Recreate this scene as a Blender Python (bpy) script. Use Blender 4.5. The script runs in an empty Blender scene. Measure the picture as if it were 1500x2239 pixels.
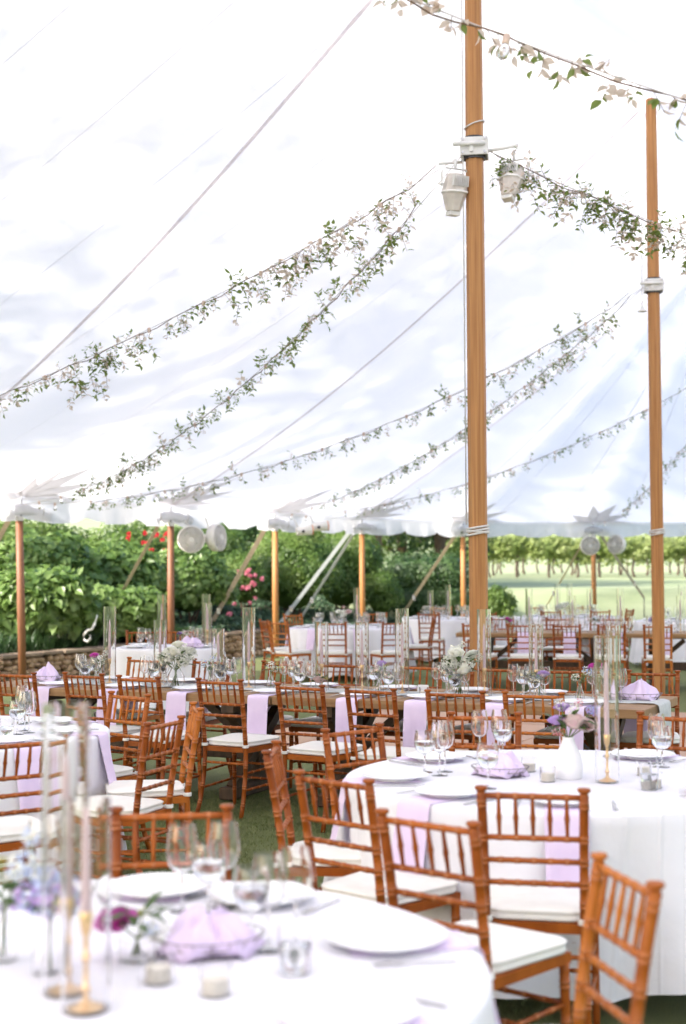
import bpy, math, random
import numpy as np
from mathutils import Vector, Matrix, Quaternion
from mathutils.bvhtree import BVHTree

# ------------------------------------------------------------------ camera, sky, sun, exposure
scene = bpy.context.scene
COL = scene.collection
PI = math.pi
R_ = math.radians
pitch, roll = math.atan2(125.5, 3083.0), R_(0.3)
cam_data = bpy.data.cameras.new("camera")
cam = bpy.data.objects.new("camera", cam_data)
COL.objects.link(cam)
fw = Vector((0, math.cos(pitch), math.sin(pitch)))
u0 = Vector((1, 0, 0)).cross(fw)
rt = Vector((1, 0, 0)) * math.cos(roll) - u0 * math.sin(roll)
up = u0 * math.cos(roll) + Vector((1, 0, 0)) * math.sin(roll)
m3 = Matrix((rt, up, -fw)).transposed()
cam.matrix_world = Matrix.Translation((0, 0, 1.64)) @ m3.to_4x4()
cam_data.sensor_fit = 'HORIZONTAL'
cam_data.sensor_width = 24.33
cam_data.lens = 50.0
cam_data.clip_start = 0.05
cam_data.clip_end = 3000
cam_data.dof.use_dof = True
cam_data.dof.focus_distance = 8.9
cam_data.dof.aperture_fstop = 2.2
scene.camera = cam

SUN = Vector((-0.70, -0.40, 0.58)).normalized()
world = bpy.data.worlds.new("World")
scene.world = world
world.use_nodes = True
wn = world.node_tree.nodes
sky = wn.new("ShaderNodeTexSky")
sky.sky_type = 'NISHITA'
sky.sun_disc = False
sky.sun_elevation = math.asin(SUN.z)
sky.sun_rotation = math.atan2(SUN.x, SUN.y)
sky.dust_density = 3.5
sky.air_density = 0.95
world.node_tree.links.new(sky.outputs[0], wn["Background"].inputs[0])
wn["Background"].inputs[1].default_value = 0.15
sun_data = bpy.data.lights.new("sun", 'SUN')
sun_data.energy = 2.5
sun_data.angle = R_(1.2)
sun_data.color = (1.0, 0.945, 0.875)
sun_ob = bpy.data.objects.new("sun", sun_data)
sun_ob.rotation_euler = SUN.to_track_quat('Z', 'Y').to_euler()
sun_ob.location = (0, 0, 40)
COL.objects.link(sun_ob)
vs = scene.view_settings
vs.view_transform = 'Standard'
vs.look = 'None'
vs.exposure = 1.88
vs.gamma = 1.0
vs.use_curve_mapping = False
cy = scene.cycles
cy.use_denoising = True
cy.max_bounces = 11
cy.diffuse_bounces = 5
cy.glossy_bounces = 4
cy.transmission_bounces = 10
cy.transparent_max_bounces = 12
cy.sample_clamp_indirect = 6.0
cy.blur_glossy = 0.5

# ------------------------------------------------------------------ materials
def nmat(name):
    m = bpy.data.materials.new(name)
    m.use_nodes = True
    nt = m.node_tree
    nt.nodes.clear()
    out = nt.nodes.new("ShaderNodeOutputMaterial")
    return m, nt, out

def ramp(nt, fac, stops):
    r = nt.nodes.new("ShaderNodeValToRGB")
    els = r.color_ramp.elements
    while len(els) < len(stops):
        els.new(0.5)
    for e, (p, c) in zip(els, stops):
        e.position = p
        e.color = (*c, 1)
    nt.links.new(fac, r.inputs[0])
    return r.outputs[0]

def noise(nt, scale, detail=4, vec_scale=(1, 1, 1), coord='Object'):
    tc = nt.nodes.new("ShaderNodeTexCoord")
    mp = nt.nodes.new("ShaderNodeMapping")
    mp.inputs['Scale'].default_value = vec_scale
    nt.links.new(tc.outputs[coord], mp.inputs[0])
    n = nt.nodes.new("ShaderNodeTexNoise")
    n.inputs['Scale'].default_value = scale
    n.inputs['Detail'].default_value = detail
    nt.links.new(mp.outputs[0], n.inputs[0])
    return n.outputs[0]

def pmat(name, c1, c2=None, scale=6, rough=0.5, vec=(1, 1, 1), bump=0.0, bscale=None, detail=4, coat=0.0, metal=0.0,
         lo=0.35, hi=0.65, sheen=0.0, rnd=0.0, spec=0.5):
    m, nt, out = nmat(name)
    b = nt.nodes.new("ShaderNodeBsdfPrincipled")
    b.inputs['Roughness'].default_value = rough
    b.inputs['Metallic'].default_value = metal
    b.inputs['Specular IOR Level'].default_value = spec
    b.inputs['Coat Weight'].default_value = coat
    b.inputs['Coat Roughness'].default_value = 0.25
    b.inputs['Sheen Weight'].default_value = sheen
    if c2 is None:
        c2 = tuple(x * 0.88 for x in c1)
    f = noise(nt, scale, detail, vec)
    if rnd:
        oi = nt.nodes.new("ShaderNodeObjectInfo")
        ma = nt.nodes.new("ShaderNodeMath"); ma.operation = 'MULTIPLY_ADD'
        nt.links.new(oi.outputs['Random'], ma.inputs[0])
        ma.inputs[1].default_value = rnd
        mb = nt.nodes.new("ShaderNodeMath"); mb.operation = 'SUBTRACT'
        nt.links.new(f, mb.inputs[0]); mb.inputs[1].default_value = rnd / 2
        nt.links.new(mb.outputs[0], ma.inputs[2])
        f = ma.outputs[0]
    col = ramp(nt, f, [(lo, c1), (hi, c2)])
    nt.links.new(col, b.inputs['Base Color'])
    if bump:
        bp = nt.nodes.new("ShaderNodeBump")
        bp.inputs['Strength'].default_value = bump
        bp.inputs['Distance'].default_value = 0.01
        nt.links.new(noise(nt, bscale or scale * 4, 3, vec), bp.inputs['Height'])
        nt.links.new(bp.outputs[0], b.inputs['Normal'])
    nt.links.new(b.outputs[0], out.inputs[0])
    return m

def cloth_mat(name, col, trans=0.5, scale=3.0, var=0.96, crease=False):
    m, nt, out = nmat(name)
    d = nt.nodes.new("ShaderNodeBsdfDiffuse")
    t = nt.nodes.new("ShaderNodeBsdfTranslucent")
    mx = nt.nodes.new("ShaderNodeMixShader")
    mx.inputs[0].default_value = trans
    c = ramp(nt, noise(nt, scale, 3), [(0.3, col), (0.7, tuple(x * var for x in col))])
    nt.links.new(c, d.inputs[0]); nt.links.new(c, t.inputs[0])
    if crease:   # ironed fold lines, soft wrinkles and weave as fine relief
        tc = nt.nodes.new("ShaderNodeTexCoord"); mp = nt.nodes.new("ShaderNodeMapping"); mp.inputs['Rotation'].default_value = (0, 0, 0.5)
        nt.links.new(tc.outputs['Object'], mp.inputs[0])
        sx = nt.nodes.new("ShaderNodeSeparateXYZ"); nt.links.new(mp.outputs[0], sx.inputs[0])
        hs = []
        for ch, sp in (('X', 0.31), ('Y', 0.38)):
            pp = nt.nodes.new("ShaderNodeMath"); pp.operation = 'PINGPONG'; pp.inputs[1].default_value = sp
            nt.links.new(sx.outputs[ch], pp.inputs[0])
            mr = nt.nodes.new("ShaderNodeMapRange"); mr.interpolation_type = 'SMOOTHSTEP'
            mr.inputs['From Min'].default_value = 0.0; mr.inputs['From Max'].default_value = 0.012
            mr.inputs['To Min'].default_value = 1.0; mr.inputs['To Max'].default_value = 0.0
            nt.links.new(pp.outputs[0], mr.inputs[0]); hs.append(mr.outputs[0])
        ad = nt.nodes.new("ShaderNodeMath"); nt.links.new(hs[0], ad.inputs[0]); nt.links.new(hs[1], ad.inputs[1])
        nz = nt.nodes.new("ShaderNodeMath"); nz.operation = 'MULTIPLY_ADD'; nt.links.new(noise(nt, 9, 5), nz.inputs[0]); nz.inputs[1].default_value = 2.2; nt.links.new(ad.outputs[0], nz.inputs[2])
        bp = nt.nodes.new("ShaderNodeBump"); bp.inputs['Strength'].default_value = 0.55; bp.inputs['Distance'].default_value = 0.006
        nt.links.new(nz.outputs[0], bp.inputs['Height']); nt.links.new(bp.outputs[0], d.inputs['Normal'])
    nt.links.new(d.outputs[0], mx.inputs[1]); nt.links.new(t.outputs[0], mx.inputs[2])
    nt.links.new(mx.outputs[0], out.inputs[0])
    return m

def leaf_mat(name, a, b, scale=2.0, trans=0.35, rough=0.45, c=None):
    m, nt, out = nmat(name)
    p = nt.nodes.new("ShaderNodeBsdfPrincipled")
    p.inputs['Roughness'].default_value = rough
    t = nt.nodes.new("ShaderNodeBsdfTranslucent")
    mx = nt.nodes.new("ShaderNodeMixShader")
    mx.inputs[0].default_value = trans
    st = [(0.32, a), (0.68, b)] if c is None else [(0.3, a), (0.52, b), (0.75, c)]
    col = ramp(nt, noise(nt, scale, 6), st)
    nt.links.new(col, p.inputs['Base Color'])
    nt.links.new(col, t.inputs[0])
    nt.links.new(p.outputs[0], mx.inputs[1]); nt.links.new(t.outputs[0], mx.inputs[2])
    nt.links.new(mx.outputs[0], out.inputs[0])
    return m

def glass_mat(name, col=(1, 1, 1), ior=1.45):
    m, nt, out = nmat(name)
    g = nt.nodes.new("ShaderNodeBsdfGlass")
    g.inputs['Color'].default_value = (*col, 1)
    g.inputs['IOR'].default_value = ior
    g.inputs['Roughness'].default_value = 0.0
    nt.links.new(g.outputs[0], out.inputs[0])
    return m

M = {}
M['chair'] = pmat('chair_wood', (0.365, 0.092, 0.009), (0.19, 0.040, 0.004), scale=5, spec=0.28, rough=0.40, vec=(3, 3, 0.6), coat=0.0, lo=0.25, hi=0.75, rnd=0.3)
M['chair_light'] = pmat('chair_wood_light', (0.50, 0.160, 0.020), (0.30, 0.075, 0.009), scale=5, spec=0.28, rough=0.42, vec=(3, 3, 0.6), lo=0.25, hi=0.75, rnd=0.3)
M['ring'] = pmat('chair_worn_ring', (0.44, 0.15, 0.045), (0.30, 0.085, 0.02), scale=60, rough=0.5)
M['cushion'] = pmat('ivory_cushion', (0.80, 0.77, 0.73), (0.74, 0.71, 0.66), scale=8, rough=0.8, bump=0.15, bscale=200)
M['linen'] = cloth_mat('white_linen', (0.88, 0.865, 0.92), 0.12, 4, crease=True)
M['napkin'] = pmat('lavender_napkin', (0.745, 0.615, 0.815), (0.68, 0.55, 0.77), scale=7, rough=0.85, bump=0.2, bscale=300, sheen=0.2)
M['runner'] = cloth_mat('gauze_runner', (0.74, 0.76, 0.76), 0.25, 20, 0.85)
M['plate'] = pmat('white_china', (0.88, 0.88, 0.89), (0.86, 0.86, 0.87), scale=2, rough=0.16)
M['glass'] = glass_mat('clear_glass', (1.0, 0.998, 1.0))
M['water'] = glass_mat('water', (0.99, 0.995, 1.0), 1.33)
M['gold'] = pmat('brushed_gold', (0.80, 0.57, 0.33), (0.72, 0.50, 0.27), scale=30, rough=0.32, metal=0.85)
M['steel'] = pmat('cutlery_steel', (0.62, 0.61, 0.60), scale=20, rough=0.22, metal=0.9)
M['candle'] = pmat('mauve_candle', (0.66, 0.50, 0.54), (0.60, 0.45, 0.49), scale=5, rough=0.55)
M['wax'] = pmat('ivory_wax', (0.80, 0.74, 0.64), scale=5, rough=0.5)
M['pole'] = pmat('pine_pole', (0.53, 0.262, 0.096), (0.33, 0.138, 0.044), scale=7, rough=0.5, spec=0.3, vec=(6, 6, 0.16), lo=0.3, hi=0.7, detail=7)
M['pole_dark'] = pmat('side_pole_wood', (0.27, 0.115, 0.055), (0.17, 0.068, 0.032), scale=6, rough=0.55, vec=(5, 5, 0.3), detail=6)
M['table'] = pmat('farm_table_wood', (0.34, 0.195, 0.085), (0.22, 0.115, 0.045), scale=4, rough=0.55, vec=(0.5, 6, 6), bump=0.3, bscale=14, detail=7, rnd=0.2)
M['trestle'] = pmat('dark_trestle_wood', (0.10, 0.058, 0.030), (0.055, 0.030, 0.016), scale=5, rough=0.6, vec=(4, 4, 1), bump=0.2, detail=6)
M['floorwood'] = pmat('dance_floor_wood', (0.50, 0.27, 0.15), (0.40, 0.20, 0.10), scale=4, rough=0.35, vec=(0.6, 8, 1), detail=6, rnd=0.25)
M['whitemetal'] = pmat('white_painted_metal', (0.76, 0.74, 0.72), (0.68, 0.66, 0.63), scale=10, rough=0.45)
M['fanplastic'] = pmat('ivory_plastic', (0.86, 0.83, 0.80), (0.82, 0.78, 0.74), scale=8, rough=0.5)
M['housing'] = pmat('aged_housing', (0.66, 0.60, 0.55), (0.56, 0.50, 0.45), scale=9, rough=0.5)
M['darkmetal'] = pmat('dark_metal', (0.05, 0.045, 0.045), scale=10, rough=0.5)
M['rope'] = pmat('white_rope', (0.72, 0.70, 0.68), (0.58, 0.56, 0.54), scale=90, rough=0.9)
M['strap'] = pmat('beige_strap', (0.50, 0.41, 0.29), (0.40, 0.32, 0.22), scale=30, rough=0.85)
M['strapw'] = pmat('pale_strap', (0.66, 0.69, 0.66), (0.56, 0.60, 0.57), scale=30, rough=0.8)
M['cord'] = pmat('light_cord', (0.58, 0.53, 0.51), scale=20, rough=0.7)
M['socket'] = pmat('cream_socket', (0.66, 0.50, 0.42), (0.56, 0.42, 0.35), scale=20, rough=0.6)
M['roof'] = cloth_mat('sailcloth', (0.905, 0.888, 0.920), 0.54, 1.5, 0.985)
M['valance'] = cloth_mat('valance_cloth', (0.84, 0.84, 0.87), 0.45, 3, 0.93)
M['web'] = cloth_mat('seam_webbing', (0.86, 0.80, 0.82), 0.55, 20, 0.9)
M['patch'] = cloth_mat('reinforcement_cloth', (0.74, 0.72, 0.73), 0.44, 2, 0.97)
M['seam'] = cloth_mat('seam_cloth', (0.94, 0.93, 0.95), 0.62, 2, 0.97)
M['stone'] = pmat('field_stone', (0.52, 0.36, 0.22), (0.28, 0.18, 0.105), scale=9, rough=0.85, bump=0.5, bscale=25, rnd=0.5, lo=0.2, hi=0.8)
M['mortar'] = pmat('wall_mortar', (0.16, 0.12, 0.085), (0.11, 0.08, 0.06), scale=12, rough=0.95, bump=0.4)
M['capstone'] = pmat('wall_cap_stone', (0.30, 0.225, 0.16), (0.20, 0.145, 0.10), scale=8, rough=0.9, bump=0.5, rnd=0.3)
M['turf'] = pmat('artificial_turf', (0.220, 0.238, 0.085), (0.102, 0.130, 0.038), scale=160, rough=0.9, bump=1.0, bscale=260, detail=3)
M['blade'] = leaf_mat('turf_blade', (0.100, 0.132, 0.036), (0.215, 0.240, 0.088), 9, 0.2, 0.6)
M['lawn'] = pmat('lawn_grass', (0.205, 0.245, 0.115), (0.285, 0.315, 0.175), scale=0.35, rough=0.95, bump=0.6, bscale=9, detail=8)
M['bed'] = pmat('planting_soil', (0.075, 0.060, 0.040), (0.045, 0.040, 0.025), scale=3, rough=0.95, bump=0.5)
M['hyd'] = leaf_mat('hydrangea_leaf', (0.110, 0.205, 0.045), (0.195, 0.305, 0.080), 2.2, 0.48, 0.36, (0.310, 0.410, 0.150))
M['everg'] = leaf_mat('evergreen_leaf', (0.070, 0.145, 0.028), (0.145, 0.235, 0.048), 1.8, 0.45, 0.36, (0.260, 0.340, 0.095))
M['dkleaf'] = leaf_mat('dark_leaf', (0.030, 0.075, 0.018), (0.075, 0.135, 0.034), 1.6, 0.25, 0.45)
M['lime'] = leaf_mat('lime_leaf', (0.100, 0.180, 0.030), (0.200, 0.275, 0.065), 1.4, 0.45, 0.5)
M['vine'] = leaf_mat('grape_leaf', (0.240, 0.320, 0.085), (0.400, 0.450, 0.190), 1.4, 0.55, 0.5)
M['strapleaf'] = leaf_mat('strap_leaf', (0.030, 0.080, 0.022), (0.080, 0.150, 0.050), 3, 0.25, 0.4)
M['ivy'] = leaf_mat('ground_ivy', (0.045, 0.095, 0.045), (0.095, 0.160, 0.080), 2.5, 0.25, 0.5)
M['bark'] = pmat('bark', (0.13, 0.085, 0.055), (0.07, 0.045, 0.03), scale=8, rough=0.95, vec=(3, 3, 0.6), bump=0.6)
M['vinebark'] = pmat('vine_bark', (0.15, 0.115, 0.09), (0.09, 0.07, 0.05), scale=8, rough=0.95)
M['gleaf'] = leaf_mat('garland_leaf', (0.125, 0.195, 0.036), (0.255, 0.325, 0.085), 12, 0.5, 0.45)
M['gpale'] = leaf_mat('garland_pale_leaf', (0.62, 0.50, 0.40), (0.80, 0.70, 0.62), 12, 0.5, 0.6)
M['stem'] = pmat('green_stem', (0.14, 0.20, 0.055), (0.10, 0.15, 0.04), scale=15, rough=0.6)
M['twig'] = pmat('brown_twig', (0.17, 0.10, 0.06), (0.12, 0.08, 0.045), scale=15, rough=0.8)
M['fleaf'] = leaf_mat('bouquet_leaf', (0.050, 0.105, 0.026), (0.110, 0.180, 0.050), 20, 0.3, 0.4)
def petal(name, a, b): M[name] = leaf_mat('petal_' + name, a, b, 30, 0.45, 0.6)
petal('p_white', (0.90, 0.89, 0.86), (0.86, 0.87, 0.76))
petal('p_blush', (0.82, 0.58, 0.62), (0.78, 0.68, 0.62))
petal('p_lilac', (0.52, 0.32, 0.72), (0.66, 0.50, 0.80))
petal('p_blue', (0.50, 0.60, 0.85), (0.62, 0.68, 0.88))
petal('p_magenta', (0.66, 0.07, 0.46), (0.74, 0.16, 0.58))
petal('p_red', (0.70, 0.03, 0.05), (0.80, 0.08, 0.09))
petal('p_pink', (0.80, 0.22, 0.34), (0.84, 0.40, 0.46))
petal('p_yellow', (0.66, 0.60, 0.14), (0.60, 0.58, 0.22))
M['ceramic'] = pmat('white_ceramic', (0.84, 0.83, 0.85), (0.82, 0.81, 0.83), scale=6, rough=0.5, bump=0.05)
M['wire'] = pmat('basket_wire', (0.24, 0.20, 0.20), scale=20, rough=0.5, metal=0.5)
M['card'] = pmat('white_card', (0.85, 0.85, 0.86), scale=4, rough=0.8)
M['amber'] = pmat('amber_gel', (0.80, 0.42, 0.24), (0.76, 0.36, 0.2), scale=8, rough=0.4)

# ------------------------------------------------------------------ mesh builder
class MB:
    def __init__(s):
        s.v = []; s.f = []; s.m = []; s.s = []
    def add(s, vs, fs, mat=0, smooth=False):
        o = len(s.v)
        s.v.extend([tuple(p) for p in vs])
        for f in fs:
            s.f.append(tuple(i + o for i in f)); s.m.append(mat); s.s.append(smooth)
        return s
    def box(s, c, size, rz=0.0, mat=0, bev=0.0):
        hx, hy, hz = size[0] / 2, size[1] / 2, size[2] / 2
        if bev <= 0:
            pts = [(x, y, z) for z in (-hz, hz) for y in (-hy, hy) for x in (-hx, hx)]
            fs = [(0, 2, 3, 1), (4, 5, 7, 6), (0, 1, 5, 4), (2, 6, 7, 3), (0, 4, 6, 2), (1, 3, 7, 5)]
        else:
            b = bev
            pts = []
            for z, i in ((-hz, b), (-hz + b, 0), (hz - b, 0), (hz, b)):
                for x, y in ((-hx + i, -hy + i), (hx - i, -hy + i), (hx - i, hy - i), (-hx + i, hy - i)):
                    pts.append((x, y, z))
            fs = [(3, 2, 1, 0), (12, 13, 14, 15)]
            for r in range(3):
                for k in range(4):
                    a, bb = r * 4 + k, r * 4 + (k + 1) % 4
                    fs.append((a, bb, bb + 4, a + 4))
        ca, sa = math.cos(rz), math.sin(rz)
        s.add([(c[0] + x * ca - y * sa, c[1] + x * sa + y * ca, c[2] + z) for x, y, z in pts], fs, mat)
        return s
    def bar(s, p0, p1, w, h, mat=0, upv=(0, 0, 1)):
        p0, p1 = Vector(p0), Vector(p1)
        d = (p1 - p0).normalized()
        u = Vector(upv)
        if abs(d.dot(u)) > 0.98: u = Vector((0, 1, 0))
        a = d.cross(u).normalized() * w / 2
        b = a.cross(d).normalized() * h / 2
        pts = [q + sa * a + sb * b for q in (p0, p1) for sa, sb in ((-1, -1), (1, -1), (1, 1), (-1, 1))]
        s.add(pts, [(0, 1, 2, 3), (7, 6, 5, 4), (0, 4, 5, 1), (1, 5, 6, 2), (2, 6, 7, 3), (3, 7, 4, 0)], mat)
        return s
    def tube(s, pts, rad, n=8, mat=0, caps=True, smooth=True, mats=None):
        pts = [Vector(p) for p in pts]
        if not hasattr(rad, '__len__'): rad = [rad] * len(pts)
        o = len(s.v)
        ref = None
        for i, p in enumerate(pts):
            d = pts[min(i + 1, len(pts) - 1)] - pts[max(i - 1, 0)]
            if d.length < 1e-9: d = Vector((0, 0, 1))
            d.normalize()
            if ref is None:
                ref = Vector((0, 0, 1)) if abs(d.z) < 0.9 else Vector((1, 0, 0))
            a = d.cross(ref)
            if a.length < 1e-6: a = d.cross(Vector((0, 1, 0)))
            a.normalize(); b = d.cross(a).normalized()
            ref = a.cross(d).normalized() if False else ref
            for k in range(n):
                t = 2 * PI * k / n
                q = p + (a * math.cos(t) + b * math.sin(t)) * rad[i]
                s.v.append(tuple(q))
        for i in range(len(pts) - 1):
            mm = mats[i] if mats else mat
            for k in range(n):
                k2 = (k + 1) % n
                s.f.append((o + i * n + k, o + i * n + k2, o + (i + 1) * n + k2, o + (i + 1) * n + k)); s.m.append(mm); s.s.append(smooth)
        if caps:
            s.f.append(tuple(o + k for k in range(n - 1, -1, -1))); s.m.append(mat); s.s.append(False)
            e = o + (len(pts) - 1) * n
            s.f.append(tuple(e + k for k in range(n))); s.m.append(mat); s.s.append(False)
        return s
    def lathe(s, prof, n=24, c=(0, 0, 0), mat=0, smooth=True, close=False):
        prof = list(prof) + ([prof[0]] if close else [])
        rows, links = [], []
        for i in range(len(prof) - 1):
            d = math.atan2(prof[i + 1][1] - prof[i][1], prof[i + 1][0] - prof[i][0])
            if i > 0:
                t = abs((d - pd + PI) % (2 * PI) - PI)
                if t > 0.75: rows.append(prof[i])      # split: keep the corner crisp
            else: rows.append(prof[0])
            rows.append(prof[i + 1]); links.append(len(rows) - 2); pd = d
        o = len(s.v)
        for r, z in rows:
            for k in range(n):
                t = 2 * PI * k / n
                s.v.append((c[0] + r * math.cos(t), c[1] + r * math.sin(t), c[2] + z))
        for i in links:
            for k in range(n):
                k2 = (k + 1) % n
                s.f.append((o + i * n + k, o + i * n + k2, o + (i + 1) * n + k2, o + (i + 1) * n + k)); s.m.append(mat); s.s.append(smooth)
        return s
    def grid(s, rows, mat=0, smooth=True, closed=False):
        o = len(s.v); R = len(rows); C = len(rows[0])
        for r in rows: s.v.extend([tuple(p) for p in r])
        for i in range(R - 1):
            for k in range(C if closed else C - 1):
                k2 = (k + 1) % C
                s.f.append((o + i * C + k, o + i * C + k2, o + (i + 1) * C + k2, o + (i + 1) * C + k)); s.m.append(mat); s.s.append(smooth)
        return s
    def ball(s, c, r, n=10, m=7, mat=0, sq=(1, 1, 1)):
        rows = []
        for i in range(m + 1):
            ph = -PI / 2 + PI * i / m
            rr = max(math.cos(ph), 0.02)
            rows.append([(c[0] + r * sq[0] * rr * math.cos(2 * PI * k / n), c[1] + r * sq[1] * rr * math.sin(2 * PI * k / n), c[2] + r * sq[2] * math.sin(ph)) for k in range(n)])
        return s.grid(rows, mat, True, True)
    def mesh(s, name, mats):
        me = bpy.data.meshes.new(name)
        me.from_pydata(s.v, [], s.f)
        for mt in (mats if isinstance(mats, (list, tuple)) else [mats]):
            me.materials.append(mt)
        me.polygons.foreach_set('use_smooth', s.s)
        me.polygons.foreach_set('material_index', s.m)
        me.update()
        return me
    def ob(s, name, mats, parent=None, **kw):
        return obj(name, s.mesh(name, mats), parent, **kw)

def obj(name, me, parent=None, loc=None, rot=None, scale=None):
    o = bpy.data.objects.new(name, me)
    COL.objects.link(o)
    if parent is not None: o.parent = parent
    if loc is not None: o.location = loc
    if rot is not None: o.rotation_euler = rot if hasattr(rot, '__len__') else (0, 0, rot)
    if scale is not None: o.scale = scale if hasattr(scale, '__len__') else (scale,) * 3
    return o

def tag(o, label, cat, group=None):
    o['label'] = label; o['category'] = cat
    if group: o['group'] = group
    return o

def thing(name, label, cat, loc=(0, 0, 0), rz=0.0, group=None):
    o = obj(name, None, None, loc, rz)
    o.empty_display_size = 0.1
    return tag(o, label, cat, group)

def struct(o, kind='structure'):
    o['kind'] = kind
    return o

def leaf_mesh(name, P, N, size, asp, mats, rng, fold=0.25, tip=None):
    """many small folded leaves in one mesh"""
    P = np.asarray(P, float); N = np.asarray(N, float); n = len(P)
    N = N / (np.linalg.norm(N, axis=1, keepdims=True) + 1e-9)
    if tip is None:
        T = rng.normal(size=(n, 3)); T[:, 2] -= 0.35
    else:
        T = tip + rng.normal(size=(n, 3)) * 0.3
    T -= N * (T * N).sum(1, keepdims=True)
    T /= np.linalg.norm(T, axis=1, keepdims=True) + 1e-9
    B = np.cross(N, T)
    sz = (size * (0.65 + 0.7 * rng.random(n)))[:, None]
    w = sz * asp
    v = np.empty((n, 4, 3))
    v[:, 0] = P
    v[:, 1] = P + T * sz * 0.45 + B * w * 0.5 + N * w * fold
    v[:, 2] = P + T * sz - N * sz * 0.12
    v[:, 3] = P + T * sz * 0.45 - B * w * 0.5 + N * w * fold
    me = bpy.data.meshes.new(name)
    me.vertices.add(n * 4)
    me.vertices.foreach_set('co', v.reshape(-1))
    idx = np.arange(n) * 4
    tri = np.stack([idx, idx + 1, idx + 2, idx, idx + 2, idx + 3], 1).reshape(-1)
    me.loops.add(n * 6)
    me.loops.foreach_set('vertex_index', tri.astype(np.int32))
    me.polygons.add(n * 2)
    me.polygons.foreach_set('loop_start', (np.arange(n * 2) * 3).astype(np.int32))
    me.polygons.foreach_set('loop_total', np.full(n * 2, 3, np.int32))
    mats = mats if isinstance(mats, (list, tuple)) else [mats]
    for mt in mats: me.materials.append(mt)
    if len(mats) > 1:
        mi = rng.integers(0, len(mats), n)
        me.polygons.foreach_set('material_index', np.repeat(mi, 2).astype(np.int32))
    me.update(calc_edges=True)
    me.validate()
    return me

# ------------------------------------------------------------------ plan of the tent
P1 = Vector((1.110, 11.6)); P2 = Vector((3.809, 17.1))
DR = (P2 - P1).normalized(); NL = Vector((-DR.y, DR.x)); SPC = (P2 - P1).length
def PL(s, d):
    q = P1 + DR * s + NL * d
    return (q.x, q.y)
PEAK, EAVE = 7.42, 2.72
CENTRE = [PL(-SPC, 0), (P1.x, P1.y), (P2.x, P2.y), PL(2 * SPC, 0)]
SIDE = [PL(-15.0, 1.6), PL(-14.2, 4.4), PL(-12.0, 7.0), PL(-9.2, 8.6), PL(-6.2, 9), PL(-3.2, 9), PL(-0.2, 9), PL(2.6, 9),
        (-4.63, 20.27), (-2.82, 23.06), (-1.27, 26.31), (0.39, 29.11), (2.70, 31.79), (5.83, 32.85),
        PL(22.4, 1.9), PL(22.2, -1.6), PL(20.6, -4.8), PL(18.1, -7.2), PL(15.2, -8.6), PL(12.1, -9), PL(9.1, -9), PL(6.1, -9), PL(3.0, -9),
        PL(0, -9), PL(-3.0, -9), PL(-6.2, -9), PL(-9.2, -8.6), PL(-12.0, -7.0), PL(-14.2, -4.4), PL(-15.0, -1.4)]
def smooth(t):
    t = max(0.0, min(1.0, t)); return t * t * (3 - 2 * t)
def outside(x, y):
    v = Vector((x, y)) - P1
    s, d = v.dot(DR), v.dot(NL)
    q = max(-SPC, min(2 * SPC, s))
    return math.hypot(s - q, d) - 9.0
def ground_z(x, y):
    D = outside(x, y)
    return -0.015 + 1.12 * smooth((D - 0.9) / 6.0) + 0.3 * smooth((D - 8) / 30) + 15.0 * smooth((y - 72) / 260)

# ------------------------------------------------------------------ ground
def axis(a, b, step, far, n):
    core = list(np.arange(a, b + 1e-6, step))
    lo = [a - (a - far[0]) * (k / n) ** 2 for k in range(n, 0, -1)]
    hi = [b + (far[1] - b) * (k / n) ** 2 for k in range(1, n + 1)]
    return lo + core + hi
xs = axis(-26, 34, 1.0, (-700, 800), 14); ys = axis(-10, 80, 1.0, (-300, 1500), 16)
g = MB(); g.grid([[(x, y, ground_z(x, y)) for x in xs] for y in ys])
struct(g.ob('lawn', M['lawn']))
g = MB()
foot = [Vector(p) for p in SIDE]; cen = Vector(PL(3, 0))
ring = [cen + (p - cen) * 1.05 for p in foot]
g.add([(cen.x, cen.y, 0)] + [(p.x, p.y, 0) for p in ring], [(0, k + 1, (k + 1) % len(ring) + 1) for k in range(len(ring))])
struct(g.ob('turf', M['turf']))
rng = np.random.default_rng(5)
# short blades of the turf where it is seen between the chairs
n = 52000
bx = rng.uniform(-1.9, 0.9, n); by = 4.3 + 6.2 * rng.random(n) ** 0.8
ang = rng.uniform(0, 2 * PI, n); hh = rng.uniform(0.010, 0.020, n)
P = np.stack([bx, by, np.full(n, 0.001)], 1)
N = np.stack([np.cos(ang), np.sin(ang), np.full(n, 0.2)], 1)
T = np.stack([rng.normal(size=n) * 0.4, rng.normal(size=n) * 0.4, np.ones(n)], 1)
bl = obj('turf_blades', leaf_mesh('turf_blades', P, N, 0.020, 0.22, M['blade'], rng, 0.1, T))
struct(bl, 'stuff'); bl['label'] = 'short green artificial grass blades between the chairs'; bl['category'] = 'turf'

# dance floor: square panels beyond the long table
df = thing('dance_floor', 'wooden parquet dance floor laid on the turf behind the long table', 'dance floor', (-1.40, 13.2, 0), math.atan2(-0.44, 0.898))
pan = MB().box((0.455, 0.455, 0.018), (0.90, 0.90, 0.028), bev=0.004).mesh('floor_panel', M['floorwood'])
for i in range(8):
    for j in range(5):
        obj('floor_panel', pan, df, (i * 0.915, j * 0.915, 0), 0)
MB().box((3.66, -0.06, 0.012), (7.5, 0.10, 0.022), bev=0.004).box((-0.06, 2.25, 0.012), (0.10, 4.6, 0.022), bev=0.004).ob('edge_trim', M['whitemetal'], df)

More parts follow.
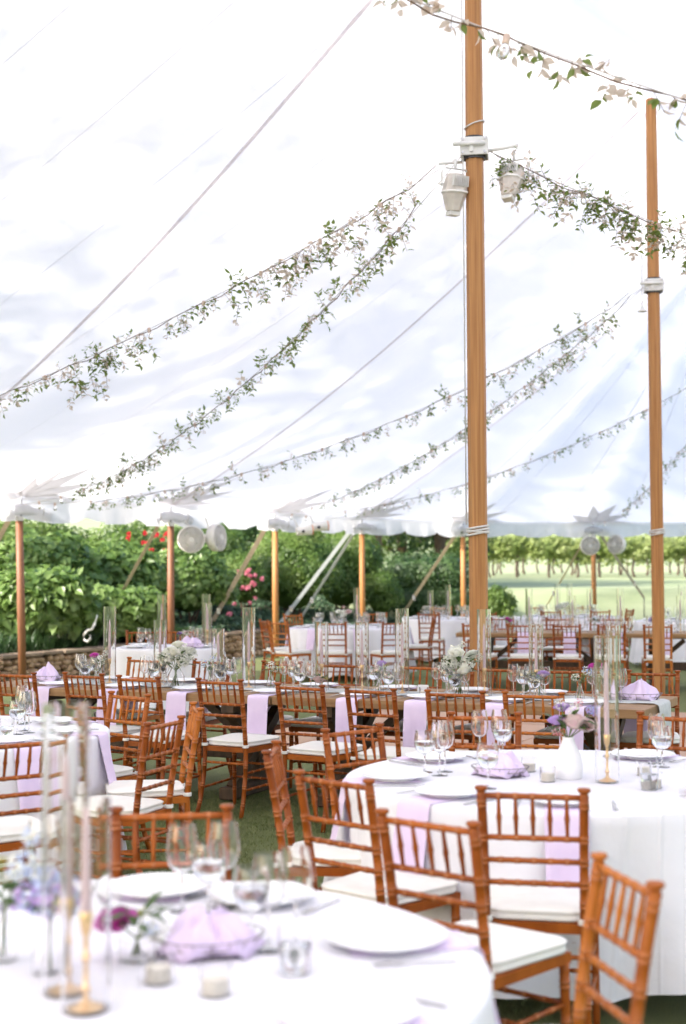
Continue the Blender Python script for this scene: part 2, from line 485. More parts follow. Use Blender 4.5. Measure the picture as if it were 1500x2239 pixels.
# ------------------------------------------------------------------ tent roof
def ridge_z(s):
    return PEAK - 0.40 * math.sin(PI * s / SPC) ** 2
NB = 10
cols = []
for i, a in enumerate(SIDE):
    b = SIDE[(i + 1) % len(SIDE)]
    for k in range(NB):
        t = k / NB
        e = Vector(a).lerp(Vector(b), t)
        q0 = (e - P1).dot(DR); q0 = max(-SPC, min(2 * SPC, q0))
        inw = (P1 + DR * q0 - e).normalized()
        e = e + inw * 0.32 * math.sin(PI * t)
        q = max(-SPC, min(2 * SPC, (e - P1).dot(DR)))
        cols.append((e, P1 + DR * q, ridge_z(q), EAVE - 0.03 * math.sin(PI * t)))
NV = 26
def roof_pt(e, r, zr, ze, v):
    p = r.lerp(e, v)
    gg = (1 - v) * (1 - 0.20 * v)
    return Vector((p.x, p.y, ze + (zr - ze) * gg))
rows = [[roof_pt(e, r, zr, ze, j / NV) for (e, r, zr, ze) in cols] for j in range(NV + 1)]
tent = thing('sailcloth_tent', 'large white sailcloth pole tent spanning over the tables', 'tent', (0, 0, 0))
rm = MB(); rm.grid(rows, 0, True, True)
roof = rm.ob('roof', M['roof'], tent)
bvh = BVHTree.FromPolygons([Vector(v) for v in rm.v], rm.f)
def roof_z(x, y):
    h = bvh.ray_cast(Vector((x, y, 1.0)), Vector((0, 0, 1)))
    return h[0].z if h[0] is not None else EAVE

def ribbon(pts, w, drop, name, mat, parent, thick=0.002):
    """a strip laid just under the roof along plan points"""
    mb = MB(); ra, rb = [], []
    for i, p in enumerate(pts):
        a, b = Vector(pts[max(i - 1, 0)][:2]), Vector(pts[min(i + 1, len(pts) - 1)][:2])
        d = (b - a).normalized(); nn = Vector((-d.y, d.x)) * w / 2
        l = (p[0] + nn.x, p[1] + nn.y); r = (p[0] - nn.x, p[1] - nn.y)
        zl, zr_ = p[2] - drop, p[2] - drop
        ra.append((*l, zl)); rb.append((*r, zr_))
    mb.grid([ra, rb])
    return mb.ob(name, mat, parent)
# webbing running from the peaks to the side poles
def webline(a, b, w, name, mat, n=40):
    pts = []
    for k in range(n + 1):
        t = 0.02 + 0.975 * k / n
        x, y = a[0] + (b[0] - a[0]) * t, a[1] + (b[1] - a[1]) * t
        pts.append((x, y, roof_z(x, y)))
    # let the strap hang clear of the cloth
    return ribbon(pts, w, 0.03, name, mat, tent)
for a, b, w in ((CENTRE[1], SIDE[7], 0.05), (CENTRE[2], SIDE[9], 0.05), (CENTRE[3], SIDE[11], 0.05), (CENTRE[0], SIDE[5], 0.075),
             (CENTRE[2], SIDE[21], 0.05), (CENTRE[1], SIDE[23], 0.05)):
    webline(a, b, w, 'webbing', M['web'])
# sewn panel seams from ridge to eave
for i in range(len(cols)):
    if i % 5 == 2 and 30 < i < 160:
        e, r, zr, ze = cols[i]
        pts = [tuple(roof_pt(e, r, zr, ze, v)) for v in np.linspace(0.03, 0.995, 26)]
        ribbon(pts, 0.022, 0.004, 'seam', M['seam'], tent)
# spiked reinforcement patches at side poles and at the second peak
def star(c, inward, name, nsp, L, spread):
    mb = MB(); base = Vector(c)
    for k in range(nsp):
        a = -spread / 2 + spread * (k + 0.5) / nsp
        dirv = Matrix.Rotation(a, 2) @ inward
        side = Vector((-dirv.y, dirv.x))
        hw = L * math.sin(spread / nsp / 2) * 0.56
        LL = L * (0.8 + 0.3 * math.cos(a))
        pr = []
        for (rr, ww) in ((0.05, 0.03), (LL * 0.45, hw), (LL, 0.004)):
            for sg in (-1, 1):
                q = base + dirv * rr + side * ww * sg
                pr.append((q.x, q.y, roof_z(q.x, q.y) - 0.02))
        mb.add(pr, [(0, 1, 3, 2), (2, 3, 5, 4)])
    return mb.ob(name, M['patch'], tent)
def disc_patch(c, inward, rad):
    mb = MB(); rows2 = []
    for j in range(6):
        rr = 0.04 + (rad - 0.04) * j / 5
        row = []
        for k in range(17):
            a = -PI / 2 * 0.93 + PI * 0.93 * k / 16
            q = Vector(c) + (Matrix.Rotation(a, 2) @ inward) * rr
            row.append((q.x, q.y, roof_z(q.x, q.y) - 0.010))
        rows2.append(row)
    mb.grid(rows2)
    return mb.ob('reinforcement_disc', M['roof'], tent)
for i in range(5, 16):
    e, r, zr, ze = cols[i * NB]
    inw = (r - e).normalized()
    star(e, inw, 'star_patch', 6, 1.05, R_(160))
for c in CENTRE[1:3]:
    mb = MB()
    for k in range(16):
        a0 = 2 * PI * k / 16
        pr = []
        for rr, da in ((0.13, -0.19), (0.13, 0.19), (0.62, 0.0)):
            q = Vector(c) + Vector((math.cos(a0 + da), math.sin(a0 + da))) * rr
            pr.append((q.x, q.y, roof_z(q.x, q.y) - 0.02))
        mb.add(pr, [(0, 1, 2)])
    mb.ob('peak_star_patch', M['roof'], tent)
# valance, eave band and rolled side wall, one per bay
rv = random.Random(3)
for i in range(len(SIDE)):
    ra, rb, rc, rd = [], [], [], []
    S = 24
    for k in range(S + 1):
        t = k / S
        f = i * NB + t * NB
        k0 = int(f) % len(cols); k1 = (k0 + 1) % len(cols); ft = f - int(f)
        e = cols[k0][0].lerp(cols[k1][0], ft); r = cols[k0][1].lerp(cols[k1][1], ft)
        out = (e - r).normalized()
        sc = abs(math.sin(3 * PI * t)) ** 0.6
        ruf = 0.035 * math.sin(t * 40 + i) + 0.02 * math.sin(t * 93 + 2 * i)
        q0 = e + out * 0.015
        ra.append((q0.x, q0.y, EAVE + 0.005 - 0.03 * math.sin(PI * t)))
        q1 = e + out * (0.03 + ruf * 0.3)
        rb.append((q1.x, q1.y, EAVE - 0.10))
        q2 = e + out * (0.05 + ruf)
        rc.append((q2.x, q2.y, EAVE - 0.22 - 0.03 * sc))
        q3 = e + out * (0.045 + ruf * 1.6)
        rd.append((q3.x, q3.y, EAVE - 0.27 - 0.10 * sc - 0.02 * rv.random()))
    MB().grid([ra, rb, rc, rd]).ob('valance', M['valance'], tent)
    q = [(p[0], p[1]) for p in ra]
    band = MB(); b0, b1 = [], []
    for (x, y, z), k in zip(ra, range(S + 1)):
        inn = (Vector(cols[(i * NB) % len(cols)][1]) - Vector((x, y))).normalized() * 0.03
        b0.append((x + inn.x, y + inn.y, z - 0.012)); b1.append((x + inn.x, y + inn.y, z - 0.062))
    band.grid([b0, b1]); band.ob('eave_band', M['seam'], tent)

# ------------------------------------------------------------------ poles
def center_pole(c, label, rope_z):
    t = thing('center_pole', label, 'tent pole', (c[0], c[1], 0))
    mb = MB()
    prof = [(0.070, 0.0), (0.076, 0.3), (0.078, 3.0), (0.074, 5.5), (0.066, PEAK - 0.03)]
    n = 8
    mb.lathe([(r, z) for r, z in prof], n, smooth=False)
    mb.add([(0.066 * math.cos(2 * PI * k / n), 0.066 * math.sin(2 * PI * k / n), PEAK - 0.03) for k in range(n)], [tuple(range(n))])
    mb.ob('shaft', M['pole'], t)
    for k, (z, tl) in enumerate(((rope_z, 0.06), (rope_z + 0.025, 0.05), (rope_z + 0.05, 0.045), (rope_z + 0.012, -0.03))):
        pts = [(0.087 * math.cos(a), 0.087 * math.sin(a), z + tl * 0.3 * math.cos(a)) for a in np.linspace(0, 2 * PI, 19)]
        MB().tube(pts, 0.010, 6, caps=False).ob('rope_wrap', M['rope'], t)
    return t
cp1 = center_pole(CENTRE[1], 'thick honey-coloured wooden centre pole rising from the middle of the tables', 1.93)
cp2 = center_pole(CENTRE[2], 'wooden centre pole on the right with a hanging pulley cord', 2.05)
MB().tube([(-0.098, -0.03, 7.3), (-0.10, -0.03, 5.3), (-0.098, -0.03, 2.0)], 0.006, 5).ob('halyard_rope', M['rope'], cp1)
MB().tube([(-0.125, -0.03, 7.2), (-0.15, -0.03, 4.85)], 0.006, 5).ob('halyard_rope', M['rope'], cp2)
MB().lathe([(0.008, 0.10), (0.015, 0.06), (0.03, 0.03), (0.062, 0.0), (0.0, 0.0)], 10, (-0.15, -0.03, 4.76)).ob('pull_handle', M['whitemetal'], cp2)
MB().tube([(0.083 * math.cos(a), 0.083 * math.sin(a), 5.33 + 0.03 * math.cos(a)) for a in np.linspace(0, 2 * PI, 17)], 0.006, 5, caps=False).ob('tie_line', M['rope'], cp1)

def light_bracket(c, z, label, big):
    t = thing('pole_bracket', label, 'bracket', (c[0], c[1], z), R_(-8))
    mb = MB()
    mb.box((0, -0.095, 0), (0.23, 0.016, 0.15), bev=0.004).box((0, 0.095, 0), (0.23, 0.016, 0.15), bev=0.004)
    mb.box((-0.107, 0, 0), (0.016, 0.174, 0.15), bev=0.004).box((0.107, 0, 0), (0.016, 0.174, 0.15), bev=0.004)
    mb.ob('clamp_plate', M['whitemetal'], t)
    MB().lathe([(0.081, -0.094), (0.090, -0.094), (0.090, 0.094), (0.081, 0.094)], 16, close=True).ob('rubber_collar', M['darkmetal'], t)
    MB().tube([(-0.17, -0.125, 0.012), (0.09, -0.125, 0.012)], 0.018, 10).ob('cross_arm', M['whitemetal'], t)
    MB().box((-0.02, -0.112, -0.02), (0.03, 0.022, 0.07), bev=0.003).ob('hinge_lug', M['whitemetal'], t)
    for sx in (-1, 1):
        for sz in (-1, 1):
            MB().tube([(sx * 0.09, -0.104, sz * 0.055), (sx * 0.09, -0.116, sz * 0.055)], 0.011, 6).ob('bolt', M['steel'], t)
    if big:
        MB().tube([(-0.10, 0.02, -0.10), (-0.30, -0.02, -0.115)], 0.013, 8).ob('arm', M['whitemetal'], t)
        MB().tube([(0.115, 0.0, -0.02), (0.36, 0.02, 0.02)], 0.015, 8).ob('arm', M['fanplastic'], t)
    return t
light_bracket(CENTRE[1], 5.13, 'white metal clamp bracket round the nearer centre pole holding two floodlights', True)
light_bracket(CENTRE[2], 5.08, 'white metal clamp bracket high on the right centre pole', False)

def floodlight(loc, rz, tilt, label):
    t = thing('floodlight', label, 'floodlight', loc, rz, 'floodlights on the centre pole')
    # a faceted pear-shaped housing hanging in a yoke
    mb = MB()
    rows2 = []
    for z, r, n_ in ((0.05, 0.030, 0), (0.045, 0.072, 0), (-0.02, 0.088, 0), (-0.12, 0.105, 0), (-0.20, 0.085, 0), (-0.30, 0.060, 0), (-0.305, 0.03, 0)):
        rows2.append([(r * math.cos(PI / 4 * k + PI / 8), r * 0.9 * math.sin(PI / 4 * k + PI / 8), z) for k in range(8)])
    mb.grid(rows2, 0, False, True)
    rx = (tilt, 0, 0)
    mb.ob('housing', M['housing'], t, rot=rx)
    fm = MB()
    for k in range(9):
        fm.box((-0.064 + 0.016 * k, -0.085, -0.03), (0.004, 0.03, 0.10))
    fm.ob('cooling_fins', M['whitemetal'], t, rot=rx)
    MB().lathe([(0.108, -0.115), (0.112, -0.125), (0.108, -0.135)], 8).ob('rim_band', M['fanplastic'], t, rot=rx)
    MB().box((0, 0, -0.325), (0.09, 0.075, 0.045), bev=0.006).ob('lens_hood', M['whitemetal'], t, rot=rx)
    yk = MB()
    pts = [(-0.12, 0, -0.08), (-0.122, 0, 0.06), (-0.09, 0, 0.10), (0.09, 0, 0.10), (0.122, 0, 0.06), (0.12, 0, -0.08)]
    for a, b in zip(pts[:-1], pts[1:]): yk.bar(a, b, 0.006, 0.026, upv=(0, 1, 0))
    yk.ob('yoke', M['whitemetal'], t)
    MB().tube([(0, 0, 0.098), (0, 0, 0.20)], 0.012, 8).ob('hook_clamp', M['whitemetal'], t)
    for sx in (-1, 1): MB().tube([(sx * 0.115, 0, -0.06), (sx * 0.145, 0, -0.06)], 0.016, 8).ob('tilt_knob', M['whitemetal'], t)
    t.scale = (1.05, 1.05, 0.86)
    return t
floodlight((P1.x - 0.165, P1.y - 0.06, 4.86), R_(25), R_(8), 'white floodlight hanging left of the near centre pole')
floodlight((P1.x + 0.33, P1.y + 0.02, 4.95), R_(-30), R_(-22), 'white floodlight hanging right of the near centre pole among garland leaves')

side_desc = ['leftmost side pole before the stone wall', 'side pole with a twin fan beside the green hydrangeas', 'side pole left of the back round table with lamps at its top',
             'side pole standing behind the back round table', 'slim side pole half hidden behind the near centre pole', 'distant side pole on the right carrying two white fans']
for i, nm in zip(range(8, 14), side_desc):
    x, y = SIDE[i]
    t = thing('side_pole', 'brown wooden ' + nm, 'tent pole', (x, y, 0), 0, 'side poles along the tent edge')
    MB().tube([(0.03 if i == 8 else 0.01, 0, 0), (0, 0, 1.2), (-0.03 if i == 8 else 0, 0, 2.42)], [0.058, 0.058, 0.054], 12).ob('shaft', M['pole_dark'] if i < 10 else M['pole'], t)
    MB().lathe([(0.059, 2.36), (0.061, 2.365), (0.061, 2.42), (0.057, 2.43)], 12, (-0.027 if i == 8 else 0, 0, 0)).ob('white_collar', M['whitemetal'], t)
    MB().tube([(0, 0, 2.42), (0, 0, EAVE - 0.01)], 0.012, 8).ob('top_pin', M['steel'], t)
    # rolled side wall bundle lashed at the pole
    a, b = Vector(SIDE[i - 1]), Vector(SIDE[i + 1])
    tv = (b - a).normalized()
    rb = random.Random(i)
    pts, rad = [], []
    for k in range(13):
        f = -0.55 + 1.1 * k / 12
        pts.append((tv.x * f + rb.uniform(-.015, .015), tv.y * f + rb.uniform(-.015, .015), 2.50 + 0.03 * math.cos(f * 5) + rb.uniform(-.015, .015)))
        rad.append(0.075 + rb.uniform(-0.018, 0.018))
    rl = thing('rolled_side_wall', 'rolled white side wall bundle lashed at the ' + nm.split(' with ')[0].split(' before ')[0].split(' carrying ')[0].replace('side pole', 'pole') + {8: ' before the wall', 9: ' with a twin fan', 10: '', 13: ' with fans'}.get(i, ''), 'side wall', (x, y, 0), 0, 'rolled side walls')
    MB().tube(pts, rad, 10).ob('roll', M['valance'], rl)
    for f in (-0.38, 0.38):
        MB().tube([(tv.x * f + 0.09 * -tv.y * math.cos(q), tv.y * f + 0.09 * tv.x * math.cos(q), 2.51 + 0.095 * math.sin(q)) for q in np.linspace(0, 2 * PI, 13)], 0.010, 5, caps=False).ob('lashing', M['rope'], rl)

# guy straps
def guy(a, b, w, mat, label):
    t = thing('guy_strap', label, 'strap', b, 0, 'guy straps outside the tent')
    d = Vector(a) - Vector(b)
    MB().bar((0, 0, 0), d, w, 0.006, upv=(0.3, -1, 0)).ob('strap', mat, t)
    q = d * 0.22
    MB().box(tuple(q), (0.07, 0.05, 0.13), bev=0.008).ob('ratchet', M['steel'], t)
    MB().tube([(0, 0, -0.55), (0, 0, 0.03)], 0.014, 6).ob('stake', M['darkmetal'], t)
    return t
guy((-2.95, 23.02, 2.50), (-4.15, 24.6, 0.72), 0.055, M['strap'], 'beige guy strap slanting down through the hydrangeas at left')
guy((-1.40, 26.30, 2.50), (-2.66, 27.1, 0.40), 0.085, M['strap'], 'wide beige guy strap left of the twin-lamp side pole')
guy((0.20, 29.1, 2.50), (-1.45, 29.3, 0.35), 0.075, M['strapw'], 'pale guy strap, wider of the pair behind the back round table')
guy((0.28, 29.15, 2.48), (-0.95, 30.9, 0.55), 0.055, M['strapw'], 'pale guy strap, thinner of the pair behind the back round table')
guy((2.60, 31.8, 2.50), (1.35, 32.9, 0.55), 0.07, M['strap'], 'guy strap slanting beside the clipped evergreen near the centre pole')
guy((-4.75, 20.3, 2.50), (-6.1, 21.4, 0.5), 0.07, M['strap'], 'beige guy strap at the left frame edge above the shrubs')
guy((5.75, 32.9, 2.5), (5.0, 35.2, 0.6), 0.05, M['strap'], 'guy strap left of the distant fans by the lawn')
guy((5.95, 32.9, 2.5), (7.45, 35.0, 0.9), 0.065, M['strap'], 'guy strap right of the distant fans by the lawn')
hk = thing('strap_hook', 'white curved strap end above the stone wall at left', 'hook', (-4.02, 22.3, 0.60))
MB().tube([(0.10, 0, 0.22), (0.05, 0, 0.12), (-0.02, 0, 0.10), (-0.08, 0, 0.03), (-0.075, 0, -0.05), (-0.02, 0, -0.08), (0.03, 0, -0.03), (0.02, 0, 0.03)], 0.022, 8).ob('curl', M['whitemetal'], hk)
MB().tube([(0.10, 0, 0.22), (0.13, 0.02, 0.34)], 0.012, 6).ob('tail', M['strapw'], hk)

# fans
def fan(loc, rz, tilt, label, group='fans on the side poles'):
    t = thing('fan', label, 'fan', loc, rz, group)
    r = (tilt, 0, 0)
    gm = MB()
    for q in range(8):
        rr = 0.05 + 0.155 * q / 7
        gm.tube([(rr * math.cos(a), -0.055 - 0.03 * (1 - (rr / 0.205) ** 2), rr * math.sin(a)) for a in np.linspace(0, 2 * PI, 25)], 0.0045, 4, caps=False)
    for k in range(28):
        a = 2 * PI * k / 28
        gm.tube([(0.04 * math.cos(a), -0.085, 0.04 * math.sin(a)), (0.13 * math.cos(a), -0.075, 0.13 * math.sin(a)), (0.207 * math.cos(a), -0.05, 0.207 * math.sin(a))], 0.004, 4)
    gm.ob('front_guard', M['fanplastic'], t, rot=r)
    sh = MB()
    prof = [(0.205, -0.06), (0.222, -0.055), (0.226, 0.0), (0.222, 0.06), (0.20, 0.10), (0.12, 0.15)]
    rows2 = [[(rr * math.cos(a), y, rr * math.sin(a)) for a in np.linspace(0, 2 * PI, 33)[:-1]] for rr, y in prof]
    sh.grid(rows2, 0, True, True); sh.ob('housing', M['fanplastic'], t, rot=r)
    bm = MB()
    for k in range(4):
        a0 = PI / 2 * k
        rws = []
        for rr in (0.045, 0.11, 0.175):
            rws.append([(rr * math.cos(a0 + w), 0.02 * w / 0.4 - 0.01, rr * math.sin(a0 + w)) for w in (-0.45, -0.15, 0.15, 0.45)])
        bm.grid(rws)
    bm.ob('blades', M['whitemetal'], t, rot=r)
    MB().tube([(0, -0.095, 0), (0, -0.02, 0)], 0.042, 14).ob('hub', M['whitemetal'], t, rot=r)
    MB().tube([(0, 0.10, 0), (0, 0.22, 0)], [0.11, 0.07], 14).ob('motor', M['fanplastic'], t, rot=r)
    MB().tube([(0, 0.16, 0.05), (-0.02, 0.16, 0.22), (-0.10, 0.16, 0.32)], 0.014, 7).ob('mount_arm', M['whitemetal'], t)
    return t
fan((-2.46, 22.82, 2.14), R_(8), R_(4), 'round white fan facing the tables on the second side pole')
fan((-2.06, 23.05, 2.17), R_(66), R_(-3), 'white fan turned sideways on the second side pole')
fan((5.68, 32.45, 2.16), R_(-4), R_(6), 'round distant white fan facing the tables at right')
fan((6.32, 32.6, 2.18), R_(-48), R_(-6), 'distant white fan turned away beside the right centre pole')
def lampbox(loc, rz, label):
    t = thing('stage_lamp', label, 'lamp', loc, rz, 'lamps at the side pole top')
    MB().tube([(-0.14, 0, 0.0), (0.0, 0, 0.02), (0.14, 0, 0.03)], [0.075, 0.09, 0.10], 10, smooth=False).ob('housing', M['fanplastic'], t)
    MB().tube([(0.142, 0, 0.03), (0.165, 0, 0.032)], 0.095, 10).ob('amber_lens', M['amber'], t)
    MB().tube([(-0.10, 0, 0.05), (-0.18, 0, 0.22)], 0.012, 6).ob('bracket', M['whitemetal'], t)
    MB().box((-0.03, -0.09, 0.0), (0.05, 0.03, 0.05), bev=0.006).ob('knob', M['darkmetal'], t)
lampbox((-0.72, 26.0, 2.34), R_(12), 'white stage lamp with amber lens, left of the pair under the eave')
lampbox((-0.44, 26.1, 2.42), R_(15), 'white stage lamp with amber lens, right of the pair under the eave')

# ------------------------------------------------------------------ planting bed and stone wall
WALL = [(-8.6, 14.6), (-6.9, 17.4), (-5.55, 19.7), (-5.05, 20.8), (-4.32, 22.0), (-3.62, 23.1), (-2.62, 25.0), (-2.05, 26.3), (-1.46, 27.6), (0.0, 29.75), (1.8, 32.1), (3.3, 33.6)]
WZ = [0.40, 0.40, 0.40, 0.40, 0.41, 0.42, 0.44, 0.48, 0.50, 0.34, 0.24, 0.20]
def wall_at(t):
    i = min(int(t), len(WALL) - 2); f = t - i
    a, b = Vector(WALL[i]), Vector(WALL[i + 1])
    return a.lerp(b, f), (b - a).normalized(), WZ[i] * (1 - f) + WZ[i + 1] * f
def bed_h(z0, q): return z0 - 0.02 + (1.55 - z0) * smooth(q / 7.5)
rows2 = []
for q in (0.0, 0.02, 0.4, 0.9, 1.6, 2.5, 3.5, 5, 7, 9, 12, 16):
    row = []
    for k in range(0, 45):
        p, d, z0 = wall_at(k / 4)
        out = Vector((-0.86, 0.51)) if k < 34 else Vector((-0.75, 0.66))
        s_ = p + out * (q + 0.12)
        row.append((s_.x, s_.y, -0.05 if q == 0 else bed_h(z0, q)))
    rows2.append(row)
struct(MB().grid(rows2).ob('planting_bed', M['bed']))
bedb = BVHTree.FromPolygons([Vector(p) for r in rows2 for p in r], [(i * 45 + k, i * 45 + k + 1, (i + 1) * 45 + k + 1, (i + 1) * 45 + k) for i in range(11) for k in range(44)])
def bed_z(x, y):
    h = bedb.ray_cast(Vector((x, y, 6)), Vector((0, 0, -1)))
    return h[0].z if h[0] is not None else ground_z(x, y)

wall = thing('stone_wall', 'low tan fieldstone retaining wall with flat capstones at left', 'wall', (-3.62, 23.1, 0))
W0 = Vector((-3.62, 23.1, 0))
core = MB(); ra, rb, rc = [], [], []
for k in range(8, 33):
    p, d, z0 = wall_at(k / 4)
    out = Vector((-d.y, d.x))
    q = p + out * 0.06; q2 = p + out * 0.3
    ra.append((q.x - W0.x, q.y - W0.y, 0)); rb.append((q.x - W0.x, q.y - W0.y, z0 - 0.03)); rc.append((q2.x - W0.x, q2.y - W0.y, z0 - 0.03))
core.grid([ra, rb, rc]).ob('mortar_bed', M['mortar'], wall)
stone_me = []
rs = random.Random(11)
for v in range(7):
    mb = MB(); rows3 = []
    for i in range(6):
        ph = -PI / 2 + PI * i / 5
        row = []
        for k in range(8):
            a = 2 * PI * k / 8
            ex = 0.75
            cc = lambda x: math.copysign(abs(x) ** ex, x)
            jj = 1 + rs.uniform(-0.13, 0.13)
            row.append((0.5 * jj * cc(max(math.cos(ph), 0.05)) * cc(math.cos(a)), 0.5 * jj * cc(max(math.cos(ph), 0.05)) * cc(math.sin(a)), 0.5 * jj * cc(math.sin(ph))))
        rows3.append(row)
    mb.grid(rows3, 0, True, True)
    stone_me.append(mb.mesh('stone', M['stone']))
cnt = 0
for rw in range(4):
    t = 2.7 + rs.random() * 0.05
    while t < 7.95:
        p, d, z0 = wall_at(t)
        seg = (Vector(WALL[min(int(t) + 1, 11)]) - Vector(WALL[int(t)])).length
        w = rs.uniform(0.09, 0.20)
        hh_ = (z0 - 0.06) / 4
        if cnt < 296:
            cnt += 1
            obj('stone', rs.choice(stone_me), wall, (p.x - W0.x, p.y - W0.y, hh_ * (rw + 0.5 + rs.uniform(-.18, .18))), (rs.uniform(-.3, .3), rs.uniform(-.45, .45), math.atan2(d.y, d.x) + rs.uniform(-.2, .2)), (w, rs.uniform(0.12, 0.22), hh_ * rs.uniform(0.75, 1.3)))
        t += (w + 0.012) / seg
t = 2.0
while t < 7.95:
    p, d, z0 = wall_at(t)
    seg = (Vector(WALL[min(int(t) + 1, 11)]) - Vector(WALL[int(t)])).length
    w = rs.uniform(0.35, 0.55)
    obj('capstone', MB().box((0, 0, 0), (w, 0.34, 0.055), bev=0.012).mesh('capstone', M['capstone']), wall, (p.x - W0.x - d.y * 0.08, p.y - W0.y + d.x * 0.08, z0 - 0.022 + rs.uniform(-.006, .006)), (rs.uniform(-.02, .02), rs.uniform(-.02, .02), math.atan2(d.y, d.x)))
    t += (w + 0.01) / seg

# ------------------------------------------------------------------ shrubs and trees
def lobes_points(lobes, n, rng, jit=0.16, low=-0.5):
    areas = np.array([l[3] * l[4] + l[3] * l[5] + l[4] * l[5] for l in lobes]); pr = areas / areas.sum()
    Ps, Ns = [], []
    C = np.array([l[:3] for l in lobes]); Rr = np.array([l[3:6] for l in lobes])
    tot = 0
    while tot < n:
        m = n * 2
        li = rng.choice(len(lobes), m, p=pr)
        d = rng.normal(size=(m, 3)); d /= np.linalg.norm(d, axis=1, keepdims=True)
        keep = d[:, 2] > low
        li, d = li[keep], d[keep]
        wob = 1 + 0.10 * np.sin(d[:, 0] * 5 + li) * np.sin(d[:, 1] * 6 + 2 * li) + 0.07 * np.sin(d[:, 2] * 11 + d[:, 0] * 9 + li)
        rad = wob * (1 - np.abs(rng.normal(size=len(d))) * jit + 0.04)
        p = C[li] + d * Rr[li] * rad[:, None]
        ok = np.ones(len(p), bool)
        for j in range(len(lobes)):
            q = (((p - C[j]) / Rr[j]) ** 2).sum(1)
            ok &= (q > 0.55) | (li == j)
        p, d, li2 = p[ok], d[ok], li[ok]
        nrm = d / Rr[li2]
        nrm /= np.linalg.norm(nrm, axis=1, keepdims=True)
        Ps.append(p); Ns.append(nrm); tot += len(p)
    P = np.concatenate(Ps)[:n]; N = np.concatenate(Ns)[:n]
    return P, N

def shrub(name, label, base, lobes, mat, leaf, n, seed, cat='shrub', asp=0.55, upbias=0.5, group='shrubs beyond the tent edge', jit=0.16, stems=5):
    rng = np.random.default_rng(seed)
    t = thing(name, label, cat, base, 0, group)
    P, N = lobes_points(lobes, n, rng, jit)
    N = N * 0.8 + rng.normal(size=N.shape) * 0.42 + np.array([0, -0.15, upbias])
    me = leaf_mesh('foliage', P, N, leaf, asp, mat, rng)
    f = obj('foliage', me, t)
    core = MB()
    for l in lobes: core.ball(l[:3], 1.0, 9, 6, 0, (l[3] * 0.80, l[4] * 0.80, l[5] * 0.80))
    core.ob('inner_foliage', mat, t)
    r = random.Random(seed)
    for k in range(stems):
        l = lobes[k % len(lobes)]
        MB().tube([(r.uniform(-.1, .1), r.uniform(-.1, .1), -0.1), (l[0] * 0.5, l[1] * 0.5, l[2] * 0.5), (l[0], l[1], l[2])], [0.03, 0.022, 0.012], 6).ob('stem', M['bark'], t)
    return t
def auto_lobes(rx, ry, rz, cz, seed, n=6):
    r = random.Random(seed)
    L = [(0, 0, cz, rx * 0.82, ry * 0.85, rz * 0.92)]
    for k in range(n):
        a = 2 * PI * k / n + r.uniform(-.3, .3)
        f = r.uniform(0.45, 0.62)
        q = r.uniform(0.42, 0.58)
        L.append((rx * f * math.cos(a), ry * f * math.sin(a), cz + rz * r.uniform(-0.25, 0.45), rx * q, ry * q, rz * q))
    return L
SH = [
 ('hydrangea_bush', 'large-leaved hydrangea bush at the far left above the stone wall', -5.05, 22.75, 1.03, 1.05, .8, .68, 'hyd', .175, 3800),
 ('hydrangea_bush', 'low hydrangea bush spilling toward the wall behind the tall left vases', -3.85, 24.0, .86, .9, .7, .52, 'hyd', .165, 3000),
 ('hydrangea_bush', 'tall pale green hydrangea bush behind the leftmost side pole', -5.45, 25.4, 1.50, 1.25, .95, .86, 'hyd', .175, 4000),
 ('hydrangea_bush', 'hydrangea bush left of the twin fan pole', -4.25, 26.6, 1.45, .95, .8, .76, 'hyd', .165, 3400),
 ('leafy_shrub', 'leafy green shrub just right of the twin fan pole', -3.0, 27.2, 1.40, .88, .75, .78, 'hyd', .13, 4200),
 ('rose_bush', 'rose bush with red blooms under the eave at left', -4.45, 28.7, 1.85, 1.1, .8, .88, 'everg', .085, 5600),
 ('evergreen_shrub', 'dark evergreen shrub behind the twin fans', -3.15, 30.2, 1.75, 1.05, .8, 1.0, 'everg', .085, 5600),
 ('rose_bush', 'small rose bush with pink blooms beside a wide strap', -2.02, 29.0, 1.42, .46, .42, .64, 'everg', .07, 2600),
 ('evergreen_shrub', 'big rounded evergreen shrub behind the twin-lamp side pole', -1.15, 31.7, 1.65, 1.15, .95, 1.25, 'everg', .080, 8200),
 ('evergreen_shrub', 'rounded evergreen shrub behind the crossing pale straps', -0.02, 33.2, 1.55, 1.0, .85, 1.08, 'everg', .080, 6800),
 ('evergreen_shrub', 'small round evergreen shrub right of the back side pole', 0.86, 32.7, 1.06, .52, .5, .62, 'everg', .075, 3200),
 ('clipped_evergreen', 'flat-topped dark evergreen left of the near centre pole', 2.05, 34.6, 1.20, 1.05, .8, .88, 'dkleaf', .080, 6600),
 ('evergreen_shrub', 'dark tall hedge shrub at the back above the groundcover bank', -2.6, 36.0, 2.2, 1.5, .9, 1.35, 'dkleaf', .10, 5600),
 ('leafy_shrub', 'pale shrub at the back in the top left corner', -6.7, 29.2, 1.95, 1.4, .9, .85, 'lime', .11, 4200),
 ('leafy_shrub', 'tuft of pale perennials at the lawn edge by the centre pole', 3.72, 33.9, .78, .42, .35, .46, 'lime', .11, 1300),
]
